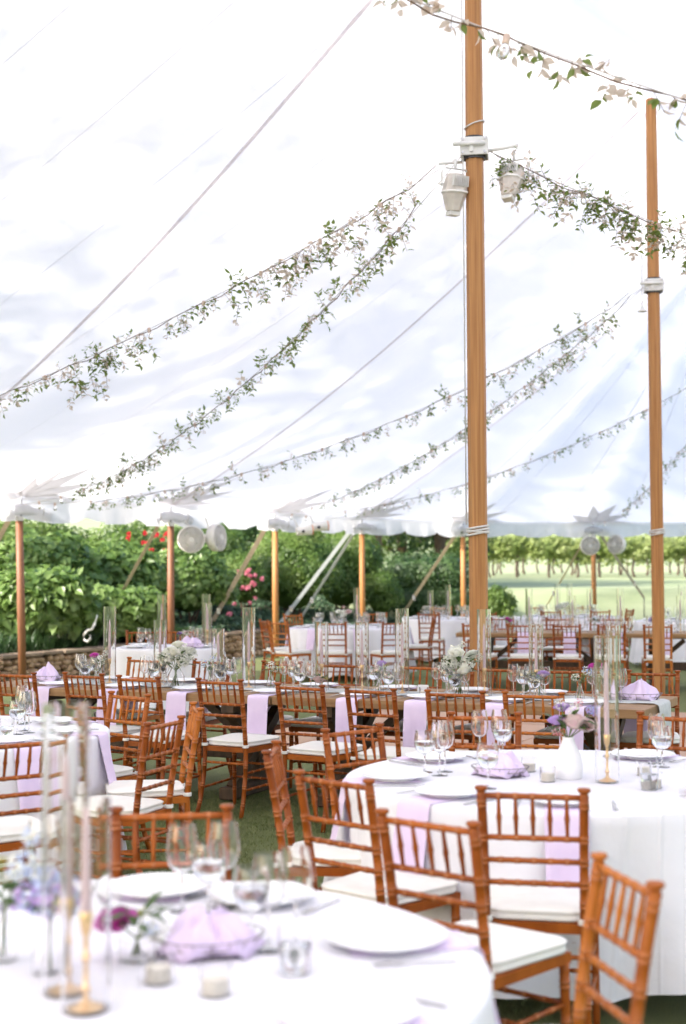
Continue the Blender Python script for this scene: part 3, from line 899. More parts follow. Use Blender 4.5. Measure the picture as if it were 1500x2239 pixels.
for k, (nm, lb, x, y, cz, rx, ry, rz, mt, lf, n) in enumerate(SH):
    bz = bed_z(x, y)
    box = nm == 'clipped_evergreen'
    L = auto_lobes(rx, ry, rz, cz - bz, 40 + k, 7)
    if box: L = [(dx * rx * .5, dy * ry * .4, cz - bz + dz * rz * .35, rx * .55, ry * .6, rz * .62) for dx in (-1, 0, 1) for dy in (-1, 1) for dz in (-1, 1)]
    shrub(nm, lb, (x, y, bz), L, M[mt], lf, n, 100 + k, asp=0.5 if mt != 'hyd' else 0.68)
def blooms(parent_label, loc, spots, mats, r, cat_name, seed):
    rr = random.Random(seed)
    mb = MB()
    return mb
# blooms sit on the rose bushes as their parts
def bloom_mesh(mat, r, seed):
    rng = np.random.default_rng(seed)
    n = 26
    d = rng.normal(size=(n, 3)); d /= np.linalg.norm(d, axis=1, keepdims=True)
    return leaf_mesh('bloom', d * r * 0.35, d * 0.4 + rng.normal(size=(n, 3)) * 0.4, r * 0.9, 0.95, mat, rng, 0.2, d)
for o in list(COL.objects):
    lb = o.get('label', '')
    if 'red blooms' in lb:
        me = bloom_mesh(M['p_red'], 0.052, 3)
        rr = random.Random(4)
        for k in range(40):
            c = (0.40 + rr.gauss(0, 0.34), -0.72 + rr.uniform(-.1, .05), rr.uniform(0.75, 1.62) if k < 20 else rr.uniform(.2, .7))
            if k < 18: c = (0.15 + rr.uniform(0, 0.8), -0.80 + rr.uniform(-.04, .1), 0.95 + rr.uniform(0, 0.6))
            obj('bloom', me, o, c, (rr.uniform(0, 3), rr.uniform(0, 3), 0), rr.uniform(.75, 1.25))
    if 'pink blooms' in lb:
        me = bloom_mesh(M['p_pink'], 0.045, 5)
        rr = random.Random(6)
        for k in range(20):
            c = (rr.uniform(-.38, .38), -0.42 + rr.uniform(-.06, .04), rr.uniform(0.55, 1.15) if k < 15 else rr.uniform(0.1, .5))
            obj('bloom', me, o, c, (rr.uniform(0, 3), rr.uniform(0, 3), 0), rr.uniform(.75, 1.3))
# pale pink blooms low beside the fan pole
fb = shrub('rose_bush', 'low bush of pale pink flowers at the foot of the twin fan pole', (-2.85, 24.75, bed_z(-2.85, 24.75)), auto_lobes(.42, .35, .34, .34, 9, 5), M['hyd'], .07, 1500, 77, asp=.5)
me = bloom_mesh(M['p_blush'], 0.055, 8); rr = random.Random(9)
for k in range(16): obj('bloom', me, fb, (rr.uniform(-.4, .4), -.36 + rr.uniform(-.05, .05), rr.uniform(.15, .68)), (rr.uniform(0, 3), rr.uniform(0, 3), 0), rr.uniform(.7, 1.2))

def tree(name, label, base, h, crown, mat, leaf, n, seed, trunk=0.16, group='trees beyond the tent', nl=9, asp=.55):
    rng = np.random.default_rng(seed); r = random.Random(seed)
    t = thing(name, label, 'tree', base, 0, group)
    rx, ry, rz, cz = crown
    L = [(0, 0, cz, rx * .6, ry * .6, rz * .7)]
    for k in range(nl):
        a = 2 * PI * k / nl * 1.62 + r.uniform(-.3, .3); f = r.uniform(.45, .75); q = r.uniform(.30, .46)
        L.append((rx * f * math.cos(a), ry * f * math.sin(a), cz + rz * r.uniform(-.6, .65), rx * q, ry * q, rz * q))
    P, N = lobes_points(L, n, rng, .30, -0.9)
    N = N * .6 + rng.normal(size=N.shape) * .6 + np.array([0, 0, .4])
    obj('crown', leaf_mesh('crown', P, N, leaf, asp, mat, rng), t)
    MB().tube([(0, 0, -.3), (.03, 0, h * .25), (-.05, .04, h * .5), (0, 0, h * .8)], [trunk * 1.25, trunk, trunk * .7, trunk * .2], 10).ob('trunk', M['bark'], t)
    for l in L[1:]:
        z0 = max(0.9, l[2] * .55)
        MB().tube([(0, 0, z0), (l[0] * .5, l[1] * .5, (z0 + l[2]) * .5 + .1), (l[0], l[1], l[2])], [trunk * .5, trunk * .3, trunk * .1], 6).ob('limb', M['bark'], t)
    return t
def gz(x, y): return max(ground_z(x, y), bed_z(x, y) if x < 2.5 else -1)
tree('garden_tree', 'light green tree behind the back side pole', (0.9, 38.5, gz(.9, 38.5)), 8, (2.2, 2.0, 3.4, 4.0), M['lime'], .17, 6500, 201, .14)
tree('garden_tree', 'dark feathery tree left of the vineyard', (2.9, 42.5, gz(2.9, 42.5)), 9, (2.0, 2.0, 4.0, 4.4), M['dkleaf'], .15, 8000, 202, .16)
tree('garden_tree', 'dark green tree behind the rounded evergreens', (-1.0, 41, gz(-1, 41)), 8, (2.6, 2.0, 3.4, 3.9), M['everg'], .17, 7000, 203, .16)
tree('garden_tree', 'green tree behind the tall hedge left of the lamps', (-4.2, 40, gz(-4.2, 40)), 8, (2.4, 2.0, 3.2, 3.8), M['everg'], .18, 6000, 204, .16)
tree('garden_tree', 'mid green tree filling the gap behind the clipped evergreen', (1.9, 46, gz(1.9, 46)), 8, (2.6, 2.0, 3.6, 3.4), M['everg'], .17, 6000, 206, .16)
tree('garden_tree', 'mid green tree far back between the two side poles', (-0.2, 50, gz(-.2, 50)), 8, (3.4, 2.0, 3.6, 3.4), M['lime'], .2, 6000, 207, .16)
# tall trees beside the tent: their shade dapples the roof
for k, (s_, d_, lb) in enumerate(((-23, 13.0, 'tall tree standing farthest back along the tent, shading its roof'), (-16.5, 13.5, 'tall tree behind the camera position, its shade dappling the roof'),
                                  (-10.5, 12.5, 'tall tree beside the tent, level with the front table, shading the roof'), (-4.5, 12.0, 'tall tree beside the left round table outside, shading the roof'),
                                  (1.2, 12.4, 'tall high-crowned tree outside by the stone wall, shading the roof'), (6.0, 13.6, 'tall high-crowned tree behind the left hydrangeas, shading the roof'))):
    x, y = PL(s_, d_)
    cr = (5.2, 5.2, 6.2, 12.6) if k < 3 else (5.0, 5.0, 4.0, 15.6)
    tree('shade_tree', lb, (x, y, max(ground_z(x, y), .3)), 19, cr, M['everg'], .34, 2000 if k == 5 else 4300, 210 + k, .30, 'tall shade trees beside the tent', 14)

# strap-leaf clumps along the wall top
rr = random.Random(21)
desc = ['first', 'second', 'third', 'fourth', 'fifth', 'sixth', 'seventh', 'eighth']
for k in range(8):
    p, d, z0 = wall_at(2.95 + k * 0.26)
    q = p + Vector((-0.86, 0.51)) * 0.42
    t = thing('lilyturf_clump', f'clump of dark arching lilyturf on the stone wall, {desc[k]} from the left', 'plant', (q.x, q.y, bed_z(q.x, q.y)), 0, 'lilyturf along the wall')
    mb = MB()
    for j in range(110):
        a = rr.uniform(0, 2 * PI); L = rr.uniform(.28, .46); lean = rr.uniform(.25, 1.0)
        bx_, by_ = rr.uniform(-.13, .13), rr.uniform(-.1, .1)
        dx, dy = math.cos(a), math.sin(a)
        pts = []
        for s_ in (0, .35, .7, 1.0):
            rad = L * lean * s_ ** 1.4; z = L * (s_ - .55 * lean * s_ ** 2.4)
            pts.append((bx_ + dx * rad, by_ + dy * rad, z))
        w = 0.008
        va = [(p_[0] - dy * w * (1 - .8 * i / 3), p_[1] + dx * w * (1 - .8 * i / 3), p_[2]) for i, p_ in enumerate(pts)]
        vb = [(p_[0] + dy * w * (1 - .8 * i / 3), p_[1] - dx * w * (1 - .8 * i / 3), p_[2]) for i, p_ in enumerate(pts)]
        mb.grid([va, vb], 0, True)
    mb.ob('leaves', M['strapleaf'], t)
# groundcover on the bank
rng = np.random.default_rng(31)
n = 26000
tt = rng.uniform(5.2, 10.9, n); qq = rng.uniform(0.05, 6.5, n)
P = []
for a, q in zip(tt, qq):
    p, d, z0 = wall_at(a)
    out = (-0.86, 0.51) if a < 8.5 else (-0.75, 0.66)
    P.append((p.x + out[0] * (q + .12), p.y + out[1] * (q + .12), bed_h(z0, q) + 0.04 + 0.05 * math.sin(a * 9) * math.sin(q * 5)))
P = np.array(P); P[:, 2] += rng.uniform(0, .09, n)
N = rng.normal(size=(n, 3)) * .5 + np.array([0, -.1, 1])
gc = obj('groundcover', leaf_mesh('groundcover', P, N, .10, .7, M['ivy'], rng))
struct(gc, 'stuff'); gc['label'] = 'low grey-green groundcover on the bank behind the wall'; gc['category'] = 'groundcover'

# vineyard rows
vm = []
for v in range(4):
    rng = np.random.default_rng(300 + v); r = random.Random(300 + v)
    L = [(r.uniform(-.65, .65), r.uniform(-.15, .15), 1.16 + r.uniform(-.12, .14), r.uniform(.3, .5), .28, r.uniform(.13, .22)) for _ in range(10)]
    P, N = lobes_points(L, 640, rng, .35, -.8)
    # shoots
    nsh = 16; cx = rng.uniform(-.75, .75, nsh); top = rng.uniform(.15, .70, nsh); ii = rng.integers(0, nsh, 200); f_ = rng.random(200)
    sh = np.stack([cx[ii] + rng.normal(size=200) * .045, rng.normal(size=200) * .1, 1.22 + top[ii] * f_], 1)
    sh[:34, 2] = 1.05 - .45 * f_[:34]
    P = np.concatenate([P, sh]); N = np.concatenate([N, rng.normal(size=(200, 3))])
    N = N + rng.normal(size=N.shape) * .5
    crown = leaf_mesh('crown', P, N, .17, .8, M['vine'], rng)
    b1, b2 = r.uniform(-.12, .12), r.uniform(-.1, .1)
    tm = MB().tube([(0, 0, -.1), (b1, 0, .3), (b2, .03, .6), (b1 * .5, 0, .95)], [.06, .05, .045, .04], 6)
    tm.tube([(b1 * .5, 0, .93), (.35, 0, 1.02), (.7, 0, 1.03)], [.035, .025, .015], 5).tube([(b1 * .5, 0, .93), (-.35, 0, 1.0), (-.7, 0, 1.03)], [.035, .025, .015], 5)
    vm.append((crown, tm.mesh('trunk', M['vinebark'])))
rr = random.Random(8)
ordn = ['first', 'second', 'third', 'fourth', 'fifth', 'sixth', 'seventh', 'eighth', 'ninth', 'tenth', 'eleventh', 'twelfth', 'thirteenth', 'fourteenth']
for ri, (Y, xa, nv, rowd) in enumerate(((56.5, 4.9, 10, 'front'), (60.5, 5.3, 10, 'second'), (65, 5.2, 11, 'third'), (71, 5.6, 12, 'rearmost'))):
    for k in range(nv):
        x = xa + k * 1.06 + rr.uniform(-.15, .15); y = Y + rr.uniform(-.2, .2) - k * 0.25
        c, t_ = vm[rr.randrange(4)]
        t = thing('grape_vine', f'leafy grape vine, {ordn[k]} from the left in the {rowd} vineyard row', 'vine', (x, y, ground_z(x, y)), rr.choice((0, PI)) + rr.uniform(-.1, .1), 'grape vines in the vineyard')
        t.scale = (rr.uniform(.9, 1.15), 1, rr.uniform(.86, 1.12))
        obj('crown', c, t, (0, 0, rr.uniform(-.14, .06))); obj('trunk', t_, t)

# ------------------------------------------------------------------ chairs
def post_path(sx, z):
    K = [(0, .176, -.285), (.12, .170, -.245), (.28, .165, -.212), (.44, .163, -.203), (.60, .164, -.222), (.76, .166, -.248), (.905, .169, -.275)]
    for a, b in zip(K[:-1], K[1:]):
        if z <= b[0]:
            f = (z - a[0]) / (b[0] - a[0]); break
    else: f = 1
    return (sx * (a[1] + (b[1] - a[1]) * f), a[2] + (b[2] - a[2]) * f, z)
def ringed(path, zs_rings, z0, z1, r0, r1, mb, n=9):
    zs = sorted(set([z0 + (z1 - z0) * k / 14 for k in range(15)]))
    S = [(z, 0.0, 0) for z in zs if all(abs(z - q) > 0.017 for q in zs_rings)]
    for q in zs_rings:
        for dz in (-0.008, 0.008):
            S += [(q + dz - 0.0045, 0.0, 0), (q + dz - 0.003, 0.0016, 1), (q + dz + 0.003, 0.0016, 1), (q + dz + 0.0045, 0.0, 0)]
    S.sort()
    pts = [path(z) for z, _, _ in S]
    rad = [r0 + (r1 - r0) * (z - z0) / (z1 - z0) + b for z, b, _ in S]
    mats = [1 if (S[i][2] and S[i + 1][2]) else 0 for i in range(len(S) - 1)]
    mb.tube(pts, rad, n, 0, True, True, mats)
    return mb
CM = [M['chair'], M['ring']]
chair_parts = []
def cpart(name, mb, mats): chair_parts.append((name, mb.mesh('chair_' + name, mats)))
for sx in (-1, 1):
    mb = MB(); ringed(lambda z: post_path(sx, z), [.09, .20, .335, .525, .592, .668, .745, .862], 0, .895, .0150, .0162, mb)
    cx, cyy, _ = post_path(sx, .9)
    mb.lathe([(.0165, -.010), (.0135, 0.0), (.0135, .006), (.0215, .012), (.0225, .018), (.020, .023), (.001, .026)], 12, (cx, cyy, .895))
    cpart('rear_post', mb, CM)
for sx in (-1, 1):
    mb = MB(); ringed(lambda z: (sx * (.186 - .010 * z), .185 - .02 * (z - .2), z), [.12, .24, .36], 0, .43, .0125, .0170, mb)
    cpart('front_leg', mb, CM)
fr = MB()
fr.add([(-.178, -.205, .425), (.178, -.205, .425), (.198, .195, .425), (-.198, .195, .425), (-.178, -.205, .458), (.178, -.205, .458), (.198, .195, .458), (-.198, .195, .458)],
       [(3, 2, 1, 0), (4, 5, 6, 7), (0, 1, 5, 4), (1, 2, 6, 5), (2, 3, 7, 6), (3, 0, 4, 7)])
cpart('seat_frame', fr, CM)
cu = MB()
def rr_outline(hx0, hx1, hy0, hy1, r, n=5):
    pts = []
    for (cx, cyy, a0) in ((hx1 - r, hy1 - r, 0), (-hx1 + r, hy1 - r, PI / 2), (-hx0 + r, hy0 + r, PI), (hx0 - r, hy0 + r, 1.5 * PI)):
        for k in range(n + 1):
            a = a0 + PI / 2 * k / n
            pts.append((cx + r * math.cos(a), cyy + r * math.sin(a)))
    return pts
rows2 = []
for z, ins in ((.459, .012), (.462, .0), (.470, -.004), (.474, .0), (.488, -.003), (.493, -.006), (.497, -.001), (.502, .012), (.508, .05), (.511, .09), (.512, .125)):
    ol = rr_outline(.168 - ins, .198 - ins, -.192 + ins, .203 - ins, max(.06 - ins * .3, .012))
    rows2.append([(x, y, z) for x, y in ol])
cu.grid(rows2, 0, True, True); cu.add(rows2[-1], [tuple(range(len(rows2[-1])))], 0, True)
cpart('cushion', cu, M['cushion'])
for sx in (-1, 1):
    cx, cyy, _ = post_path(sx, .47)
    mb = MB().lathe([(.0175, -.010), (.022, -.008), (.022, .008), (.0175, .010)], 10, (cx, cyy, .468))
    mb.bar((cx, cyy + .01, .468), (cx * .85, cyy + .06, .470), .018, .006)
    cpart('tie_strap', mb, M['cushion'])
def rail_mb(p, q, r, nb, n=7):
    p, q = Vector(p), Vector(q); mb = MB(); S = [(0, 0, 0)]
    for k in range(nb):
        f = (k + 1) / (nb + 1); e = 0.006 / (q - p).length
        S += [(f - 2 * e, 0, 0), (f - e, .0016, 1), (f + e, .0016, 1), (f + 2 * e, 0, 0)]
    S.append((1, 0, 0))
    return mb.tube([p.lerp(q, s[0]) for s in S], [r + s[1] for s in S], n, 0, True, True, [1 if S[i][2] and S[i + 1][2] else 0 for i in range(len(S) - 1)])
for z, nm, r in ((.886, 'top_rail', .0105), (.745, 'cross_rail', .0098), (.668, 'cross_rail', .0098), (.592, 'cross_rail', .0098)):
    a, b = post_path(-1, z), post_path(1, z)
    mid = Vector(((a[0] + b[0]) / 2, a[1] - .006, z))
    cpart(nm, rail_mb(a, b, r, 5), CM)
sp = MB().tube([(0, .028, -.141), (0, .021, -.105), (0, .016, -.082), (0, .0145, -.072), (0, .013, -.062), (0, .007, -.035), (0, 0, 0)], [.0058, .0068, .0082, .0100, .0082, .0068, .0058], 7).mesh('chair_spindle', CM)
a = post_path(0, .886)
for lev, y, za in ((.33, -.205, 0),):
    pa, pb = post_path(-1, .35), post_path(1, .35); cpart('stretcher', rail_mb(pa, pb, .0085, 4), CM)
for z in (.30, .20): cpart('stretcher', rail_mb((-.183, .183, z), (.183, .183, z), .0085, 4), CM)
for sx in (-1, 1):
    for z in (.29, .18):
        cpart('stretcher', rail_mb(post_path(sx, z), (sx * .184, .184, z + .01), .0085, 4), CM)

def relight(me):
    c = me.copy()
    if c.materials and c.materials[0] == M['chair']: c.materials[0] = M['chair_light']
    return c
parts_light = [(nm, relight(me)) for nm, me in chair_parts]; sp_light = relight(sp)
tone = random.Random(17)
def chair(x, y, deg, label, group):
    """x, y: the ground point under the middle of the back's top"""
    a_ = R_(deg)
    loc = (x - math.sin(a_) * .275, y + math.cos(a_) * .275, 0)
    t = thing('chiavari_chair', label, 'chair', loc, a_, group)
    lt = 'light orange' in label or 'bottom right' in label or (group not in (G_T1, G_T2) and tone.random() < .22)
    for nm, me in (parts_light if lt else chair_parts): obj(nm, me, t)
    for k in range(5):
        obj('spindle', sp_light if lt else sp, t, (-.112 + .056 * k, post_path(1, .886)[1], .886))
    return t
G_A, G_T1, G_T2, G_T3 = 'chairs along the long table', 'chairs round the front table', 'chairs round the right table', 'chairs round the left table'
G_F = 'chairs at the far tables'
TA = -24.6
chair(-2.36, 10.17, -28, 'wooden chiavari chair cut by the left frame edge at the long table', G_A)
for nm, (x, y, d) in zip(['second', 'third', 'fourth', 'fifth', 'sixth', 'seventh', 'rightmost'],
                         [(-1.85, 10.04, -30), (-1.41, 9.71, -30), (-.83, 9.43, -29), (-.28, 8.96, -32), (.16, 8.67, -33), (.66, 8.43, -21), (1.11, 8.31, -20)]):
    chair(x, y, d, f'wooden chiavari chair seen from behind, {nm} on the long table near side' if nm == 'rightmost' else f'wooden chiavari chair seen from behind, {nm} from left on the long table near side', G_A)
AO = Vector((1.86, 8.76)); AE = Vector((-0.9092, 0.4163)); AN = Vector((0.4163, 0.9092))
def A_(u, v): q = AO + AE * u + AN * v; return (q.x, q.y)
for nm, u in zip(['leftmost', 'second', 'third', 'fourth', 'fifth', 'sixth', 'seventh', 'rightmost'], [4.43, 3.8, 3.16, 2.65, 1.98, 1.40, .82, .22]):
    x, y = A_(u, 1.26)
    chair(x, y, 180 + TA + (8 if u < 1 else -3), f'chiavari chair facing the camera across the long table, {nm}' + (' on the far side' if nm in ('leftmost', 'rightmost') else ' from left on the far side'), G_A)
chair(-1.36, 6.16, 36.8, 'chiavari chair cut by left frame edge at the left round table', G_T3)
chair(-1.27, 8.39, 138, 'light orange chiavari chair at the back of the left round table', G_T3)
chair(-.87, 6.89, 68.5, 'turned chiavari chair with big cushion right of the left round table', G_T3)
chair(-.79, 7.61, 102.3, 'chiavari chair seen edge-on between the left round table and green turf', G_T3)
chair(-.53, 4.36, 186.6, 'chiavari chair facing the camera behind the blurred front table', G_T1)
chair(.68, 3.44, 101.9, 'blurred chiavari chair at the bottom right corner, seen from the side', G_T1)
chair(.62, 4.69, -11.8, 'chiavari chair seen squarely from behind at the right round table', G_T2)
chair(.24, 4.17, -40.6, 'chiavari chair beside the blurred front table, turned to the right table', G_T2)
chair(-.04, 5.00, -42.9, 'chiavari chair left of the right round table, second from the front', G_T2)
chair(-.30, 5.84, 266.4, 'chiavari chair seen edge-on standing alone on the turf at centre', G_T2)
chair(.04, 6.55, 221.7, 'chiavari chair at the left back of the right round table', G_T2)
chair(.71, 7.15, 173, 'chiavari chair facing the camera behind the right round table glasses', G_T2)
chair(1.64, 7.06, 150, 'chiavari chair behind the right round table, cut by the right frame edge', G_T2)
# far chairs
for x, y, d, lb in (
    (-2.45, 17.1, 190, 'distant chiavari chair, left of two behind the small white table'),
    (-1.98, 17.15, 180, 'distant chiavari chair, right of two behind the small white table'),
    (1.74, 18.65, -18, 'distant chair just left of the near centre pole at the back long table'),
    (2.31, 18.45, -12, 'distant chair right of the near centre pole at the back long table'),
    (2.88, 18.25, -11, 'distant chair, third along the back long table near side'),
    (3.43, 18.1, -11, 'distant chair left of the right centre pole at the back long table'),
    (3.99, 17.95, -11, 'distant chair half behind the right centre pole at the back long table'),
    (2.35, 20.95, 168, 'distant chair facing the camera across the back long table, left'),
    (3.15, 20.75, 167, 'distant chair facing the camera across the back long table, middle'),
    (3.95, 20.5, 165, 'distant chair facing the camera across the back long table, right'),
    (-1.16, 20.5, -68, 'distant chair seen edge-on at the left of the back round table'),
    (-.91, 19.75, -40, 'distant chair with white cushion at the left front of the back round table'),
    (-.14, 19.45, -8, 'distant chair squarely in front of the back round table'),
    (.70, 19.4, 18, 'distant chair right in front of the back round table behind glass cylinders'),
    (1.36, 21.2, 80, 'distant chair seen edge-on right of the back round table'),
    (-.83, 23.1, 215, 'distant chair behind the back round table at its left'),
    (.55, 23.6, 170, 'distant chair behind the back round table at its right'),
    (1.40, 23.2, -12, 'distant chair left front of the far white table by the clipped evergreen'),
    (2.35, 23.3, 10, 'distant chair in front of the far white table beside the near centre pole'),
    (1.9, 27.1, 180, 'distant chair on the far side of the far white table'),
    (3.55, 24.2, -20, 'distant chair left front of the far table below the vineyard'),
    (4.4, 24.2, 12, 'distant chair right front of the far table below the vineyard'),
    (3.65, 27.0, 195, 'distant chair behind the far table below the vineyard, left'),
    (4.4, 27.0, 175, 'distant chair behind the far table below the vineyard, right'),
    (5.05, 24.9, 100, 'distant orange chair between the two far tables at right')):
    chair(x, y, d, lb, G_F)

# ------------------------------------------------------------------ tables
def round_table(x, y, R, label, clabel, seed, hem=0.05):
    t = thing('round_table', label, 'table', (x, y, 0), 0, 'round banquet tables')
    MB().lathe([(0.001, .752), (R - .015, .752), (R - .012, .735), (R - .02, .725), (.001, .725)], 40).ob('tabletop', M['table'], t)
    for k in range(4):
        a = PI / 4 + PI / 2 * k
        MB().tube([(.42 * math.cos(a), .42 * math.sin(a), .722), (.5 * math.cos(a), .5 * math.sin(a), 0)], .016, 8).ob('leg', M['darkmetal'], t)
    r = random.Random(seed)
    ph = [r.uniform(0, 6.28) for _ in range(6)]
    nf = 9 if R > .8 else 7
    def cloth(a, q):   # q 0..1 drop
        f = math.sin(nf * a + ph[0] + .6 * math.sin(2 * a + ph[1])) + .45 * math.sin((2 * nf + 1) * a + ph[2]) + .35 * math.sin((nf - 4) * a + ph[3])
        return R + .006 + .035 * q + (.070 * q ** 1.1) * f
    rows2 = []
    n = 144
    A = [2 * PI * k / n for k in range(n)]
    for rr in (.001, R * .3, R * .6, R * .85, R - .03): rows2.append([(rr * math.cos(a), rr * math.sin(a), .760) for a in A])
    for rr, z in ((R - .010, .7595), (R + .001, .756), (R + .006, .748)): rows2.append([(rr * math.cos(a), rr * math.sin(a), z) for a in A])
    for q in (.06, .14, .25, .4, .55, .7, .85, 1.0):
        row = []
        for a in A:
            rr = cloth(a, q)
            hz = hem + .035 * (1 + math.sin(nf * a + ph[0] + .6 * math.sin(2 * a + ph[1]))) + .02 * math.sin(3 * a + ph[4])
            row.append((rr * math.cos(a), rr * math.sin(a), .748 + (hz - .748) * q))
        rows2.append(row)
    c = MB().grid(rows2, 0, True, True).ob('tablecloth', M['linen'], None, loc=(x, y, 0))
    tag(c, clabel, 'tablecloth', 'white tablecloths')
    return cloth
T1 = (-.60, 3.17); T2 = (.92, 6.0); T3 = (-2.215, 7.75); T4 = (-2.0, 16.25); T5 = (.09, 21.5); T6 = (1.95, 25.2); T7 = (4.05, 25.6); T8 = (5.75, 23.4)
RT = .915
c1 = round_table(*T1, RT, 'round banquet table in the blurred foreground', 'white cloth over the blurred foreground table', 1)
c2 = round_table(*T2, RT, 'round banquet table at right behind the square-on chair', 'white cloth over the right round table with rounded hem', 2, .07)
c3 = round_table(*T3, RT, 'round banquet table at the left frame edge', 'white cloth over the left round table', 3)
c4 = round_table(*T4, .62, 'small round table behind the long table by the stone wall', 'white cloth flaring over the small table by the wall', 4)
c5 = round_table(*T5, RT, 'round banquet table at the back below the side poles', 'white cloth over the back round table', 5)
c6 = round_table(*T6, RT, 'far round table beside the clipped evergreen', 'white cloth over the far table beside the clipped evergreen', 6)
c7 = round_table(*T7, RT, 'far round table below the vineyard', 'white cloth over the far table below the vineyard', 7)
c8 = round_table(*T8, RT, 'far round table at the right frame edge', 'white cloth over the far table at right', 8)

def farm_table(x, y, rz, L, Wd, label):
    """origin at the near right corner; length runs along -x, width along +y"""
    t = thing('farm_table', label, 'table', (x, y, 0), rz, 'wooden farm tables')
    nb = 5; w = Wd / nb
    for k in range(nb):
        MB().box((-L / 2, w * (k + .5), .731), (L - .004, w - .003, .058), bev=.004).ob('plank', M['table'], t)
    MB().box((-L / 2, Wd / 2, .685), (L - .5, .10, .03)).ob('apron_beam', M['trestle'], t)
    MB().box((-L / 2, Wd / 2, .30), (L - .62, .05, .11), bev=.005).ob('stretcher', M['trestle'], t)
    for xx in (-.38, -L + .38):
        MB().box((xx, Wd / 2, .055), (.11, Wd - .10, .09), bev=.01).ob('foot', M['trestle'], t)
        MB().box((xx, Wd / 2, .660), (.10, Wd - .14, .08), bev=.006).ob('cross_beam', M['trestle'], t)
        MB().box((xx, Wd / 2, .36), (.12, .12, .50)).ob('post', M['trestle'], t)
        for sg in (-1, 1):
            MB().bar((xx + .012 * sg, Wd / 2 - sg * (Wd / 2 - .12), .08), (xx + .012 * sg, Wd / 2 + sg * (Wd / 2 - .14), .625), .075, .07, upv=(1, 0, 0)).ob('cross_brace', M['trestle'], t)
        MB().bar((xx * .96 if xx > -1 else xx, Wd / 2, .30), (xx - .42 if xx > -1 else xx + .42, Wd / 2, .655), .06, .06).ob('knee_brace', M['trestle'], t)
    return t
farm_table(AO.x, AO.y, R_(TA), 2.6, 1.02, 'long wooden farm table in the middle, right half with bare end')
q = A_(2.612, 0); farm_table(q[0], q[1], R_(TA), 2.6, 1.02, 'long wooden farm table in the middle, left half')
BO = Vector((4.62, 18.72)); TB = -13
BE = Vector((-math.cos(R_(TB)), -math.sin(R_(TB)))); BN = Vector((-math.sin(R_(TB)), math.cos(R_(TB))))
def B_(u, v): q = BO + BE * u + BN * v; return (q.x, q.y)
q = B_(-1.5, 0); farm_table(q[0], q[1], R_(TB), 2.4, 1.0, 'back wooden farm table at the right frame edge')
q = B_(.912, 0); farm_table(q[0], q[1], R_(TB), 2.25, 1.0, 'back wooden farm table left of the right centre pole')

# gauze runner over the long table, hanging at the right end
rw = random.Random(2); rows2 = []
us = list(np.linspace(5.0, 0.02, 90)) ; prof = [(u, .764) for u in us] + [(-.008, .762), (-.016, .75)] + [(-.018 - .03 * k / 8, .75 - .46 * k / 8) for k in range(1, 9)]
for v_i in range(9):
    row = []
    for k, (u, z) in enumerate(prof):
        v = .34 + .34 * v_i / 8 + .02 * math.sin(u * 3.1) + .012 * math.sin(u * 9 + v_i)
        zz = z + (.004 * (1 + math.sin(u * 23 + v_i * 2.4)) if u > 0 else 0)
        if z < .74: v = .51 + (v - .51) * (1 - .25 * (.75 - z) / .46)
        uu = u - (.018 * math.sin(v_i * 2.3) * (.75 - z) / .4 if z < .74 else 0)
        x, y = A_(uu, v); row.append((x, y, zz))
    rows2.append(row)
tag(MB().grid(rows2).ob('table_runner', M['runner']), 'pale gauze runner along the long table hanging over its right end', 'runner')

# ------------------------------------------------------------------ tableware
def shell(outer, th, n=24):
    """closed glass wall from an outer profile (bottom to top)"""
    inner = [(max(r - th, .0006), z + (th if i == 0 else 0)) for i, (r, z) in enumerate(outer)]
    prof = [(0.0006, outer[0][1])] + outer + inner[::-1] + [(0.0006, outer[0][1] + th)]
    return MB().lathe(prof, n)
wine_o = [(.006, .098), (.020, .103), (.034, .118), (.0405, .140), (.041, .160), (.037, .190), (.0325, .222)]
gob_o = [(.006, .078), (.024, .083), (.040, .100), (.0455, .122), (.044, .150), (.0385, .180)]
WG = {'bowl': shell(wine_o, .0014).mesh('wine_bowl', M['glass']), 'stem': MB().tube([(0, 0, .006), (0, 0, .02), (0, 0, .09), (0, 0, .0985)], [.006, .0036, .0034, .006], 10).mesh('wine_stem', M['glass']),
      'foot': MB().lathe([(.0006, 0), (.034, 0), (.0345, .0015), (.02, .004), (.006, .007), (.0006, .0075)], 24).mesh('wine_foot', M['glass'])}
GG = {'bowl': shell(gob_o, .0016).mesh('goblet_bowl', M['glass']), 'stem': MB().tube([(0, 0, .006), (0, 0, .02), (0, 0, .07), (0, 0, .0785)], [.007, .0042, .0042, .006], 10).mesh('goblet_stem', M['glass']),
      'foot': WG['foot'],
      'water': MB().lathe([(.0006, .0805), (.021, .0848), (.0374, .1005), (.0428, .122), (.0424, .1335), (.0006, .1335)], 24).mesh('goblet_water', M['water'])}
TGo = [(.030, 0.0), (.033, .004), (.036, .05), (.0385, .105)]
TG = {'wall': shell(TGo, .0018).mesh('tumbler_wall', M['glass']), 'water': MB().lathe([(.0006, .0025), (.0305, .0045), (.0338, .05), (.0346, .062), (.0006, .062)], 20).mesh('tumbler_water', M['water'])}
def merged(parts, n=12):
    pass
far_glass = shell(wine_o, .002, 12)
far_glass.tube([(0, 0, .004), (0, 0, .0985)], [.005, .006], 6).lathe([(.0006, 0), (.034, .001), (.006, .006)], 12)
FG = far_glass.mesh('far_glass', M['glass'])
far_g2 = shell([(.006, .055), (.030, .062), (.043, .085), (.044, .115), (.040, .150)], .002, 12)
far_g2.tube([(0, 0, .004), (0, 0, .056)], [.006, .006], 6).lathe([(.0006, 0), (.034, .001), (.006, .006)], 12)
